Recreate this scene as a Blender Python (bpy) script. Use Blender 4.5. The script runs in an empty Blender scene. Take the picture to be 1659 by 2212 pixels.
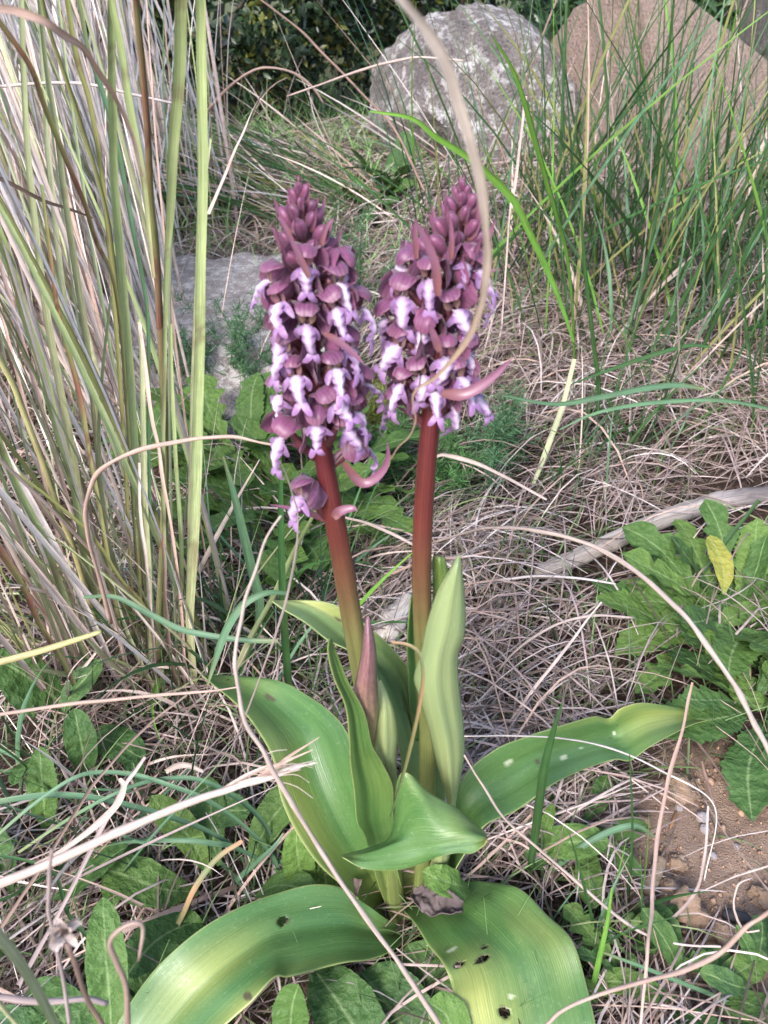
import bpy, math, random
import numpy as np
from mathutils import Vector, noise as mnoise

random.seed(7)
rng = np.random.default_rng(7)
SC = bpy.context.scene
COL = SC.collection

# ------------------------------------------------------------------ camera
CAM_H, PITCH = 0.60, math.radians(35)
PW, PH, FPX = 1659.0, 2212.0, 1671.0          # the photograph's own pixel grid used below
cam_data = bpy.data.cameras.new('camera')
cam_data.sensor_fit = 'VERTICAL'
cam_data.sensor_height = 36.0
cam_data.lens = 36.0 * FPX / PH
cam_data.clip_start = 0.02
cam_data.clip_end = 400
cam_data.dof.use_dof = True
cam_data.dof.focus_distance = 0.68
cam_data.dof.aperture_fstop = 15.0
cam = bpy.data.objects.new('camera', cam_data)
cam.location = (0, 0, CAM_H)
cam.rotation_euler = (math.radians(90) - PITCH, 0, 0)
COL.objects.link(cam)
SC.camera = cam

# ------------------------------------------------------------------ sky, sun, exposure
SUN_EL, SUN_AZ = math.radians(40), math.radians(205)   # azimuth clockwise from +Y
world = bpy.data.worlds.new('World')
SC.world = world
world.use_nodes = True
wn = world.node_tree.nodes
sky = wn.new('ShaderNodeTexSky')
sky.sky_type = 'NISHITA'
sky.sun_disc = False
sky.sun_elevation = SUN_EL
sky.sun_rotation = SUN_AZ
sky.air_density = 1.0
sky.dust_density = 2.0
sky.ozone_density = 0.6
wn['Background'].inputs['Strength'].default_value = 0.12
world.node_tree.links.new(sky.outputs[0], wn['Background'].inputs['Color'])
sun_data = bpy.data.lights.new('sun', 'SUN')
sun_data.energy = 1.5
sun_data.angle = math.radians(18)
sun_data.color = (1.0, 0.96, 0.965)
sun = bpy.data.objects.new('sun', sun_data)
sd = Vector((math.sin(SUN_AZ) * math.cos(SUN_EL), math.cos(SUN_AZ) * math.cos(SUN_EL), math.sin(SUN_EL)))
sun.rotation_euler = sd.to_track_quat('Z', 'Y').to_euler()
sun.location = (0, -2, 5)
COL.objects.link(sun)
SC.view_settings.view_transform = 'Standard'
SC.view_settings.look = 'None'
SC.view_settings.gamma = 1.0
SC.view_settings.exposure = 1.80
SC.render.engine = 'CYCLES'
SC.cycles.max_bounces = 6
SC.cycles.diffuse_bounces = 4
SC.cycles.glossy_bounces = 2
SC.cycles.transmission_bounces = 3
SC.cycles.transparent_max_bounces = 4
SC.cycles.use_denoising = True

# ------------------------------------------------------------------ pixel -> place
_F = np.array([0, math.cos(PITCH), -math.sin(PITCH)])
_U = np.array([0, math.sin(PITCH), math.cos(PITCH)])
CAMP = np.array([0, 0, CAM_H])


def ray(u, v):
    return _F + np.array([(u - PW / 2) / FPX, 0, 0]) - _U * ((v - PH / 2) / FPX)


def Yp(u, v, y):
    r = ray(u, v)
    return CAMP + r * (y / r[1])


def Zp(u, v, z):
    r = ray(u, v)
    return CAMP + r * ((z - CAM_H) / r[2])


def vnoise(x, y, seed=0):
    xi = np.floor(x).astype(np.int64); yi = np.floor(y).astype(np.int64)
    xf = x - xi; yf = y - yi
    xf = xf * xf * (3 - 2 * xf); yf = yf * yf * (3 - 2 * yf)

    def h(a, b):
        n = (a * 374761393 + b * 668265263 + seed * 982451653) & 0x7fffffff
        n = ((n ^ (n >> 13)) * 1274126177) & 0x7fffffff
        return ((n ^ (n >> 16)) & 0xffff) / 65535.0
    a = h(xi, yi) * (1 - xf) + h(xi + 1, yi) * xf
    b = h(xi, yi + 1) * (1 - xf) + h(xi + 1, yi + 1) * xf
    return a * (1 - yf) + b * yf - 0.5


def sstep(a, b, x):
    t = np.clip((x - a) / (b - a), 0, 1)
    return t * t * (3 - 2 * t)


def soil_mask(x, y):
    """1 where the bare clay shows through the litter, bottom right of the orchids."""
    d = np.sqrt(((x - 0.325) / 0.15) ** 2 + ((y - 0.335) / 0.14) ** 2)
    d = d + 0.5 * vnoise(x * 22, y * 22, 5) + 0.3 * vnoise(x * 55, y * 55, 6)
    return 1 - sstep(0.75, 1.15, d)


def gfun(x, y):
    x = np.asarray(x, float); y = np.asarray(y, float)
    z = 0.11 * sstep(0.7, 2.6, y) + 0.05 * sstep(0.25, 0.9, x) * sstep(0.6, 1.6, y)
    near = 1 - sstep(3, 8, y)
    z = z + near * (0.03 * vnoise(x * 3, y * 3, 1) * sstep(0.4, 0.9, y) + 0.012 * vnoise(x * 9, y * 9, 2))
    z = z + near * (0.007 * vnoise(x * 40, y * 40, 3) + 0.0035 * vnoise(x * 120, y * 120, 4))
    return z


def G(u, v, dz=0.0):
    p = Zp(u, v, 0.0)
    for _ in range(12):
        p = Zp(u, v, float(gfun(p[0], p[1])) + dz)
    return p


def cr(P, n):
    """Catmull-Rom through P, n samples."""
    P = np.asarray(P, float)
    m = len(P)
    if m == 2:
        t = np.linspace(0, 1, n)[:, None]
        return P[0] * (1 - t) + P[1] * t
    A = np.vstack([2 * P[0] - P[1], P, 2 * P[-1] - P[-2]])
    t = np.linspace(0, m - 1, n)
    i = np.clip(t.astype(int), 0, m - 2)
    f = (t - i)[:, None]
    p0, p1, p2, p3 = A[i], A[i + 1], A[i + 2], A[i + 3]
    return 0.5 * (2 * p1 + (p2 - p0) * f + (2 * p0 - 5 * p1 + 4 * p2 - p3) * f ** 2 + (3 * p1 - p0 - 3 * p2 + p3) * f ** 3)


def px(s):
    return [tuple(float(c) for c in a.split(',')) for a in s.split()]


# ------------------------------------------------------------------ objects
def tag(o, label=None, cat=None, group=None, kind=None):
    if label: o['label'] = label
    if cat: o['category'] = cat
    if group: o['group'] = group
    if kind: o['kind'] = kind
    return o


def thing(name, loc, label, cat, group=None):
    o = bpy.data.objects.new(name, None)
    o.empty_display_size = 0.02
    o.location = tuple(float(c) for c in loc)
    COL.objects.link(o)
    return tag(o, label, cat, group)


def wloc(o):
    p = np.zeros(3)
    while o is not None:
        p += np.array(o.location)
        o = o.parent
    return p


def mesh(name, V, F, col=None, uv=None, smooth=True):
    me = bpy.data.meshes.new(name)
    V = np.asarray(V, dtype=np.float32)
    F = np.asarray(F) if not isinstance(F, list) else F
    if isinstance(F, np.ndarray):
        k = F.shape[1]
        me.vertices.add(len(V)); me.vertices.foreach_set('co', V.ravel())
        me.loops.add(F.size); me.loops.foreach_set('vertex_index', F.astype(np.int32).ravel())
        me.polygons.add(len(F))
        me.polygons.foreach_set('loop_start', np.arange(0, F.size, k, dtype=np.int32))
        me.update(calc_edges=True)
    else:
        me.from_pydata(V.tolist(), [], F)
    if smooth:
        me.polygons.foreach_set('use_smooth', np.ones(len(me.polygons), dtype=bool))
    if col is not None:
        c = np.ones((len(V), 4), dtype=np.float32); c[:, :3] = col
        a = me.color_attributes.new('col', 'FLOAT_COLOR', 'POINT')
        a.data.foreach_set('color', c.ravel())
    if uv is not None:
        l = me.uv_layers.new(name='UVMap')
        vi = np.empty(len(me.loops), dtype=np.int32); me.loops.foreach_get('vertex_index', vi)
        l.data.foreach_set('uv', np.asarray(uv, dtype=np.float32)[vi].ravel())
    me.update()
    return me


def put(name, me, mat, parent=None, loc=None):
    o = bpy.data.objects.new(name, me)
    if mat is not None and len(me.materials) == 0:
        me.materials.append(mat)
    COL.objects.link(o)
    if parent is not None: o.parent = parent
    if loc is not None: o.location = tuple(float(c) for c in loc)
    return o


def build(name, V, F, mat, parent=None, col=None, uv=None, smooth=True):
    """World-space vertices; origin at the parent's, or at the lowest point for a thing of its own."""
    V = np.asarray(V, float)
    if parent is not None:
        V = V - wloc(parent)
        return put(name, mesh(name, V, F, col, uv, smooth), mat, parent)
    b = V[np.argmin(V[:, 2])].copy()
    return put(name, mesh(name, V - b, F, col, uv, smooth), mat, None, b)


class Bag:
    """Collects pieces that stay one mesh."""
    def __init__(s): s.V, s.F, s.C, s.U, s.n = [], [], [], [], 0

    def add(s, V, F, C=None, U=None):
        V = np.asarray(V, float)
        s.V.append(V); s.F.append(np.asarray(F) + s.n); s.n += len(V)
        s.C.append(np.broadcast_to(np.ones(3) if C is None else np.asarray(C, float), (len(V), 3)))
        s.U.append(np.zeros((len(V), 2)) if U is None else np.asarray(U, float))

    def out(s):
        return np.vstack(s.V), np.vstack(s.F), np.vstack(s.C), np.vstack(s.U)


def nrm(a):
    return a / np.maximum(np.linalg.norm(a, axis=-1, keepdims=True), 1e-9)


def grid_faces(n, k, wrap=False):
    i = np.arange(n - 1)[:, None]; j = np.arange(k if wrap else k - 1)[None, :]
    a = i * k + j; b = i * k + (j + 1) % k
    return np.stack([a, b, b + k, a + k], -1).reshape(-1, 4)


def tube(P, R, k=6, cap=True):
    P = np.asarray(P, float); n = len(P)
    R = np.broadcast_to(np.asarray(R, float), (n,))
    T = nrm(np.gradient(P, axis=0))
    ref = np.array([0.31, -0.9, 0.3])
    S = nrm(np.cross(T, ref)); B = np.cross(T, S)
    a = np.linspace(0, 2 * math.pi, k, endpoint=False)
    V = P[:, None] + R[:, None, None] * (np.cos(a)[None, :, None] * S[:, None] + np.sin(a)[None, :, None] * B[:, None])
    V = V.reshape(-1, 3)
    F = grid_faces(n, k, True)
    if cap:
        V = np.vstack([V, P[0], P[-1]])
        e = [(n * k, (j + 1) % k, j, j) for j in range(k)]
        f = [(n * k + 1, (n - 1) * k + j, (n - 1) * k + (j + 1) % k, (n - 1) * k + (j + 1) % k) for j in range(k)]
        tri = [tuple(x[:3]) for x in e + f]
        return V, [tuple(int(c) for c in q) for q in F] + tri, np.concatenate([np.repeat(np.linspace(0, 1, n), k), [0, 1]])
    return V, F, np.repeat(np.linspace(0, 1, n), k)


def ribbon(P, W, N, fold=0.25, twist=0.0):
    """Blade: three verts across, keeled; N = normal hint(s)."""
    P = np.asarray(P, float); n = len(P)
    T = nrm(np.gradient(P, axis=0))
    N = np.broadcast_to(np.asarray(N, float), (n, 3))
    S = nrm(np.cross(T, N)); B = np.cross(S, T)
    if twist:
        a = np.linspace(0, twist, n)[:, None]
        S, B = S * np.cos(a) + B * np.sin(a), B * np.cos(a) - S * np.sin(a)
    W = np.broadcast_to(np.asarray(W, float), (n,))[:, None]
    V = np.stack([P - S * W / 2, P - B * W * fold, P + S * W / 2], 1).reshape(-1, 3)
    return V, grid_faces(n, 3), np.repeat(np.linspace(0, 1, n), 3)


def ramp(t, stops):
    """stops: list of (t, rgb)."""
    ts = [s[0] for s in stops]; cs = np.array([s[1] for s in stops], float)
    return np.stack([np.interp(t, ts, cs[:, i]) for i in range(3)], -1)


# ------------------------------------------------------------------ materials
def mat_new(name):
    m = bpy.data.materials.new(name); m.use_nodes = True
    return m, m.node_tree.nodes, m.node_tree.links, m.node_tree.nodes['Principled BSDF']


def N_(nodes, t, **kw):
    n = nodes.new('ShaderNode' + t)
    for k, v in kw.items():
        if k in n.inputs: n.inputs[k].default_value = v
        else: setattr(n, k, v)
    return n


def mix_col(nodes, links, fac, a, b, bt='MIX'):
    n = nodes.new('ShaderNodeMix'); n.data_type = 'RGBA'; n.blend_type = bt
    for s, v in ((0, fac), (6, a), (7, b)):
        if hasattr(v, 'is_output'): links.new(v, n.inputs[s])
        else: n.inputs[s].default_value = v if s == 0 else (*v, 1)
    return n.outputs[2]


def maprange(nodes, links, src, a, b, c=0.0, d=1.0):
    n = nodes.new('ShaderNodeMapRange')
    links.new(src, n.inputs[0])
    for i, v in enumerate((a, b, c, d)): n.inputs[i + 1].default_value = v
    return n.outputs[0]


def noise(nodes, links, scale, detail=3, rough=0.55, vec=None, out=0):
    n = nodes.new('ShaderNodeTexNoise')
    n.inputs['Scale'].default_value = scale
    n.inputs['Detail'].default_value = detail
    n.inputs['Roughness'].default_value = rough
    if vec is not None: links.new(vec, n.inputs['Vector'])
    return n.outputs[out]


def add_translucent(m, color_out, amount):
    nd, lk = m.node_tree.nodes, m.node_tree.links
    b = nd['Principled BSDF']; o = nd['Material Output']
    tr = nd.new('ShaderNodeBsdfTranslucent'); lk.new(color_out, tr.inputs['Color'])
    mx = nd.new('ShaderNodeMixShader'); mx.inputs[0].default_value = amount
    lk.new(b.outputs[0], mx.inputs[1]); lk.new(tr.outputs[0], mx.inputs[2])
    lk.new(mx.outputs[0], o.inputs['Surface'])


def bump(m, height, strength, dist):
    nd, lk = m.node_tree.nodes, m.node_tree.links
    bp = nd.new('ShaderNodeBump'); bp.inputs['Strength'].default_value = strength
    bp.inputs['Distance'].default_value = dist
    lk.new(height, bp.inputs['Height']); lk.new(bp.outputs[0], nd['Principled BSDF'].inputs['Normal'])


def attr_mat(name, rough=0.55, trans=0.2, nscale=60, var=0.25, spec=0.3, bumpd=0.0, fibre=0.0):
    """Colour comes from the piece's own 'col' attribute, broken up by grain."""
    m, nd, lk, b = mat_new(name)
    a = nd.new('ShaderNodeAttribute'); a.attribute_name = 'col'
    geo = nd.new('ShaderNodeNewGeometry')
    ns = noise(nd, lk, nscale, 4, 0.65, geo.outputs['Position'])
    f = maprange(nd, lk, ns, 0.3, 0.7, 1 - var, 1 + var)
    if fibre:
        uvn = nd.new('ShaderNodeUVMap'); uvn.uv_map = 'UVMap'
        mp = nd.new('ShaderNodeMapping'); lk.new(uvn.outputs[0], mp.inputs[0]); mp.inputs['Scale'].default_value = (9, 22, 1)
        fb_ = noise(nd, lk, 1.0, 4, 0.65, mp.outputs[0])
        mu = nd.new('ShaderNodeMath'); mu.operation = 'MULTIPLY'
        lk.new(maprange(nd, lk, fb_, 0.3, 0.7, 1 - fibre, 1 + fibre), mu.inputs[0]); lk.new(maprange(nd, lk, ns, 0.3, 0.7, 1 - var * .4, 1 + var * .4), mu.inputs[1])
        f = mu.outputs[0]
    c = mix_col(nd, lk, 1.0, a.outputs['Color'], (1, 1, 1), 'MULTIPLY')
    vm = nd.new('ShaderNodeVectorMath'); vm.operation = 'SCALE'
    lk.new(c, vm.inputs[0]); lk.new(f, vm.inputs['Scale'])
    out = vm.outputs[0]
    lk.new(out, b.inputs['Base Color'])
    b.inputs['Roughness'].default_value = rough
    b.inputs['Specular IOR Level'].default_value = spec
    if trans: add_translucent(m, out, trans)
    if bumpd:
        n2 = noise(nd, lk, nscale * 4, 3, 0.6, geo.outputs['Position'])
        bump(m, n2, 0.6, bumpd)
    return m


M_STRAW = attr_mat('dry_grass', 0.6, 0.12, 90, 0.28, 0.25)
M_BLADE = attr_mat('green_blade', 0.48, 0.22, 70, 0.22, 0.3)
M_DRYREED = attr_mat('dry_reed', 0.6, 0.12, 90, 0.28, 0.25, fibre=0.42)
M_REED = attr_mat('reed_blade', 0.5, 0.2, 70, 0.2, 0.3, fibre=0.38)
M_STEM = attr_mat('orchid_stem', 0.38, 0.0, 120, 0.18, 0.45, fibre=0.3)
M_BUSH = attr_mat('bush_leaf', 0.38, 0.15, 20, 0.3, 0.5)
M_FERN = attr_mat('feathery_leaf', 0.5, 0.2, 60, 0.2, 0.3)


def mat_orchid_leaf():
    m, nd, lk, b = mat_new('orchid_leaf')
    uvn = nd.new('ShaderNodeUVMap'); uvn.uv_map = 'UVMap'
    a = nd.new('ShaderNodeAttribute'); a.attribute_name = 'col'
    sep = nd.new('ShaderNodeSeparateColor'); lk.new(a.outputs['Color'], sep.inputs[0])
    su = nd.new('ShaderNodeSeparateXYZ'); lk.new(uvn.outputs[0], su.inputs[0])
    mp = nd.new('ShaderNodeMapping'); lk.new(uvn.outputs[0], mp.inputs[0])
    mp.inputs['Scale'].default_value = (46, 1.6, 1)
    vein = noise(nd, lk, 1.0, 3, 0.6, mp.outputs[0])
    mp2 = nd.new('ShaderNodeMapping'); lk.new(uvn.outputs[0], mp2.inputs[0])
    mp2.inputs['Scale'].default_value = (5, 2.2, 1)
    patch = noise(nd, lk, 1.0, 3, 0.55, mp2.outputs[0])
    geo = nd.new('ShaderNodeNewGeometry')
    fine = noise(nd, lk, 420, 3, 0.6, geo.outputs['Position'])
    c = mix_col(nd, lk, maprange(nd, lk, patch, 0.35, 0.7), (0.046, 0.128, 0.030), (0.082, 0.185, 0.046))
    c = mix_col(nd, lk, maprange(nd, lk, vein, 0.42, 0.74, 0, 0.24), c, (0.115, 0.235, 0.070))
    c = mix_col(nd, lk, maprange(nd, lk, fine, 0.58, 0.72, 0, 0.45), c, (0.17, 0.26, 0.11))
    # yellowing, as painted per vertex, broken up by the vein grain
    yl = nd.new('ShaderNodeMath'); yl.operation = 'MULTIPLY'
    lk.new(sep.outputs[2], yl.inputs[0]); lk.new(maprange(nd, lk, vein, 0.25, 0.75, 0.65, 1.15), yl.inputs[1]); yl.use_clamp = True
    c = mix_col(nd, lk, yl.outputs[0], c, (0.33, 0.355, 0.085))
    # pale rim
    d = nd.new('ShaderNodeMath'); d.operation = 'SUBTRACT'; lk.new(su.outputs[0], d.inputs[0]); d.inputs[1].default_value = 0.5
    ab = nd.new('ShaderNodeMath'); ab.operation = 'ABSOLUTE'; lk.new(d.outputs[0], ab.inputs[0])
    c = mix_col(nd, lk, maprange(nd, lk, ab.outputs[0], 0.482, 0.498, 0, 0.5), c, (0.36, 0.38, 0.14))
    # midrib: slightly darker groove
    c = mix_col(nd, lk, maprange(nd, lk, ab.outputs[0], 0.0, 0.03, 0.35, 0), c, (0.05, 0.13, 0.03))
    c = mix_col(nd, lk, sep.outputs[1], c, (0.50, 0.53, 0.36))
    c = mix_col(nd, lk, sep.outputs[0], c, (0.055, 0.030, 0.018))
    lk.new(c, b.inputs['Base Color'])
    rn = maprange(nd, lk, fine, 0.3, 0.7, 0.36, 0.54)
    lk.new(rn, b.inputs['Roughness'])
    b.inputs['Specular IOR Level'].default_value = 0.7
    mp3 = nd.new('ShaderNodeMapping'); lk.new(uvn.outputs[0], mp3.inputs[0])
    mp3.inputs['Scale'].default_value = (80, 2.5, 1)
    v2 = noise(nd, lk, 1.0, 2, 0.5, mp3.outputs[0])
    bump(m, v2, 0.35, 0.0012)
    add_translucent(m, c, 0.14)
    return m


def mat_weed():
    m, nd, lk, b = mat_new('weed_leaf')
    uvn = nd.new('ShaderNodeUVMap'); uvn.uv_map = 'UVMap'
    a = nd.new('ShaderNodeAttribute'); a.attribute_name = 'col'
    oi = nd.new('ShaderNodeObjectInfo')
    geo = nd.new('ShaderNodeNewGeometry')
    su = nd.new('ShaderNodeSeparateXYZ'); lk.new(uvn.outputs[0], su.inputs[0])
    n1 = noise(nd, lk, 45, 3, 0.6, geo.outputs['Position'])
    n2 = noise(nd, lk, 260, 3, 0.6, geo.outputs['Position'])
    c = mix_col(nd, lk, maprange(nd, lk, n1, 0.35, 0.7, 0, 0.6), a.outputs['Color'], (0.11, 0.20, 0.05))
    c = mix_col(nd, lk, maprange(nd, lk, oi.outputs['Random'], 0, 1, 0, 0.55), c, (0.035, 0.090, 0.030))
    d = nd.new('ShaderNodeMath'); d.operation = 'SUBTRACT'; lk.new(su.outputs[0], d.inputs[0]); d.inputs[1].default_value = 0.5
    ab = nd.new('ShaderNodeMath'); ab.operation = 'ABSOLUTE'; lk.new(d.outputs[0], ab.inputs[0])
    c = mix_col(nd, lk, maprange(nd, lk, ab.outputs[0], 0.0, 0.045, 0.6, 0), c, (0.25, 0.34, 0.15))
    c = mix_col(nd, lk, maprange(nd, lk, n2, 0.6, 0.8, 0, 0.35), c, (0.24, 0.32, 0.13))
    lk.new(c, b.inputs['Base Color'])
    b.inputs['Roughness'].default_value = 0.5
    b.inputs['Specular IOR Level'].default_value = 0.22
    vo = nd.new('ShaderNodeTexVoronoi'); vo.inputs['Scale'].default_value = 130; lk.new(geo.outputs['Position'], vo.inputs['Vector'])
    ad = nd.new('ShaderNodeMath'); ad.operation = 'ADD'; lk.new(vo.outputs['Distance'], ad.inputs[0]); lk.new(n2, ad.inputs[1])
    bump(m, ad.outputs[0], 0.55, 0.004)
    add_translucent(m, c, 0.18)
    return m


def mat_flower(name, stripes=True):
    m, nd, lk, b = mat_new(name)
    uvn = nd.new('ShaderNodeUVMap'); uvn.uv_map = 'UVMap'
    a = nd.new('ShaderNodeAttribute'); a.attribute_name = 'col'
    oi = nd.new('ShaderNodeObjectInfo')
    geo = nd.new('ShaderNodeNewGeometry')
    ns = noise(nd, lk, 260, 3, 0.6, geo.outputs['Position'])
    c = a.outputs['Color']
    if stripes:
        w = nd.new('ShaderNodeTexWave'); w.wave_type = 'BANDS'; w.bands_direction = 'X'
        w.inputs['Scale'].default_value = 0.8; w.inputs['Distortion'].default_value = 1.0; w.inputs['Detail Scale'].default_value = 2.0
        lk.new(uvn.outputs[0], w.inputs['Vector'])
        c = mix_col(nd, lk, maprange(nd, lk, w.outputs['Fac'], 0.35, 0.95, 0, 0.6), c, (0.065, 0.015, 0.042))
        c = mix_col(nd, lk, maprange(nd, lk, geo.outputs['Backfacing'], 0, 1, 0, 0.0), c, (0.3, 0.3, 0.15))
    c = mix_col(nd, lk, maprange(nd, lk, ns, 0.35, 0.7, 0, 0.3), c, (0.28, 0.125, 0.25) if stripes else (0.55, 0.42, 0.60))
    c = mix_col(nd, lk, maprange(nd, lk, oi.outputs['Random'], 0, 1, 0, 0.6), c, (0.20, 0.058, 0.125) if stripes else (0.26, 0.14, 0.31))
    lk.new(c, b.inputs['Base Color'])
    b.inputs['Roughness'].default_value = 0.42
    b.inputs['Specular IOR Level'].default_value = 0.4
    b.inputs['Sheen Weight'].default_value = 0.15
    add_translucent(m, c, 0.18)
    return m


def mat_rock(name, base, dark, lichen, amount, sc=1.0):
    m, nd, lk, b = mat_new(name)
    tc = nd.new('ShaderNodeTexCoord')
    v = tc.outputs['Object']
    n1 = noise(nd, lk, 9 * sc, 5, 0.65, v); n2 = noise(nd, lk, 30 * sc, 5, 0.7, v); n3 = noise(nd, lk, 120 * sc, 4, 0.7, v)
    c = mix_col(nd, lk, maprange(nd, lk, n1, 0.35, 0.65), base, dark)
    c = mix_col(nd, lk, maprange(nd, lk, n3, 0.4, 0.75, 0, 0.6), c, tuple(x * 1.5 for x in base))
    li = nd.new('ShaderNodeMath'); li.operation = 'MULTIPLY'
    lk.new(maprange(nd, lk, n2, 0.62 - amount, 0.68 - amount * 0.9), li.inputs[0]); lk.new(maprange(nd, lk, n1, 0.62, 0.42), li.inputs[1])
    c = mix_col(nd, lk, li.outputs[0], c, lichen)
    c = mix_col(nd, lk, maprange(nd, lk, n3, 0.36, 0.28, 0, 0.7), c, (0.05, 0.045, 0.042))
    lk.new(c, b.inputs['Base Color'])
    b.inputs['Roughness'].default_value = 0.9
    b.inputs['Specular IOR Level'].default_value = 0.2
    ad = nd.new('ShaderNodeMath'); ad.operation = 'ADD'
    lk.new(n2, ad.inputs[0]); lk.new(n3, ad.inputs[1])
    bump(m, ad.outputs[0], 0.9, 0.03 / sc ** 1.3)
    return m


def mat_soil():
    m, nd, lk, b = mat_new('soil')
    tc = nd.new('ShaderNodeTexCoord'); v = tc.outputs['Object']
    a = nd.new('ShaderNodeAttribute'); a.attribute_name = 'col'
    n1 = noise(nd, lk, 30, 5, 0.65, v); n2 = noise(nd, lk, 160, 5, 0.7, v); n3 = noise(nd, lk, 700, 3, 0.7, v)
    c = mix_col(nd, lk, maprange(nd, lk, n1, 0.4, 0.75, 0, 0.4), a.outputs['Color'], (0.16, 0.105, 0.075))
    c = mix_col(nd, lk, maprange(nd, lk, n2, 0.5, 0.75, 0, 0.6), c, (0.44, 0.31, 0.235))
    c = mix_col(nd, lk, maprange(nd, lk, n2, 0.40, 0.28, 0, 0.7), c, (0.06, 0.04, 0.03))
    c = mix_col(nd, lk, maprange(nd, lk, n3, 0.58, 0.8, 0, 0.5), c, (0.40, 0.31, 0.25))
    lk.new(c, b.inputs['Base Color'])
    b.inputs['Roughness'].default_value = 0.95
    b.inputs['Specular IOR Level'].default_value = 0.15
    ad = nd.new('ShaderNodeMath'); ad.operation = 'ADD'
    lk.new(n2, ad.inputs[0]); lk.new(n3, ad.inputs[1])
    bump(m, ad.outputs[0], 1.0, 0.006)
    return m


def mat_wood():
    m, nd, lk, b = mat_new('weathered_wood')
    uvn = nd.new('ShaderNodeUVMap'); uvn.uv_map = 'UVMap'
    mp = nd.new('ShaderNodeMapping'); lk.new(uvn.outputs[0], mp.inputs[0]); mp.inputs['Scale'].default_value = (26, 2.0, 1)
    g = noise(nd, lk, 1.0, 5, 0.7, mp.outputs[0])
    mp2 = nd.new('ShaderNodeMapping'); lk.new(uvn.outputs[0], mp2.inputs[0]); mp2.inputs['Scale'].default_value = (3, 4, 1)
    g2 = noise(nd, lk, 1.0, 4, 0.6, mp2.outputs[0])
    a = nd.new('ShaderNodeAttribute'); a.attribute_name = 'col'
    c = mix_col(nd, lk, maprange(nd, lk, g, 0.35, 0.65, 0.0, 0.75), a.outputs['Color'], (0.13, 0.105, 0.095))
    c = mix_col(nd, lk, maprange(nd, lk, g2, 0.45, 0.75, 0, 0.6), c, (0.50, 0.45, 0.40))
    lk.new(c, b.inputs['Base Color']); b.inputs['Roughness'].default_value = 0.85
    b.inputs['Specular IOR Level'].default_value = 0.2
    bump(m, g, 0.8, 0.003)
    return m


M_LEAF = mat_orchid_leaf()
M_WEED = mat_weed()
M_HOOD = mat_flower('orchid_sepal', True)
M_LIP = mat_flower('orchid_lip', False)
M_SOIL = mat_soil()
M_WOOD = mat_wood()
M_ROCK = mat_rock('lichen_rock', (0.30, 0.265, 0.255), (0.14, 0.122, 0.118), (0.72, 0.70, 0.68), 0.12)
M_ROCKTAN = mat_rock('tan_rock', (0.36, 0.27, 0.225), (0.27, 0.205, 0.17), (0.45, 0.38, 0.33), -0.02)
M_ROCKLOW = mat_rock('pale_rock', (0.46, 0.40, 0.375), (0.30, 0.255, 0.235), (0.74, 0.70, 0.67), 0.15, 2.2)
M_ROCKDARK = mat_rock('dark_rock', (0.15, 0.13, 0.13), (0.08, 0.07, 0.07), (0.30, 0.28, 0.28), 0.02)
M_CLOD = mat_rock('clay_clod', (0.42, 0.295, 0.205), (0.30, 0.20, 0.135), (0.48, 0.36, 0.27), 0.0, 9.0)
M_PEBBLE = mat_rock('pebble_stone', (0.40, 0.36, 0.36), (0.28, 0.25, 0.25), (0.5, 0.47, 0.46), 0.0, 9.0)

# ================================================================== the setting
def make_ground():
    ys = np.concatenate([-np.geomspace(60, 0.06, 26), np.linspace(0.0, 0.9, 190)[0:], 0.9 + np.geomspace(0.006, 240, 150)])
    s = np.linspace(-1, 1, 231)
    s = np.sign(s) * (0.55 * np.abs(s) + 0.45 * np.abs(s) ** 3)
    X = s[None, :] * (0.75 + 1.15 * np.abs(ys))[:, None]
    Y = np.repeat(ys[:, None], len(s), 1)
    Z = gfun(X, Y)
    m = soil_mask(X, Y)
    Z = Z + m * (0.007 * np.abs(vnoise(X * 70, Y * 70, 21)) + 0.005 * vnoise(X * 160, Y * 160, 22) - 0.002)
    C = np.array([0.055, 0.036, 0.029]) * (1 - m[..., None]) + np.array([0.47, 0.33, 0.25]) * m[..., None]
    far = sstep(3.5, 7, Y)[..., None]
    C = C * (1 - far) + np.array([0.07, 0.10, 0.035]) * far
    V = np.stack([X, Y, Z], -1).reshape(-1, 3)
    o = put('ground', mesh('ground', V, grid_faces(len(ys), len(s)), C.reshape(-1, 3)), M_SOIL)
    return tag(o, kind='structure')


make_ground()


def straw_cols(n, dark=0.25, green=0.06):
    base = np.array([[0.46, 0.355, 0.325], [0.54, 0.445, 0.41], [0.36, 0.265, 0.24], [0.60, 0.52, 0.49], [0.42, 0.30, 0.245], [0.33, 0.255, 0.245]])
    c = base[rng.integers(0, len(base), n)] * rng.uniform(0.75, 1.15, (n, 1))
    d = rng.random(n) < dark
    c[d] = np.array([0.17, 0.125, 0.105]) * rng.uniform(0.6, 1.5, (d.sum(), 1))
    g = rng.random(n) < green
    c[g] = np.array([0.17, 0.20, 0.09]) * rng.uniform(0.6, 1.3, (g.sum(), 1))
    return c


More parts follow.
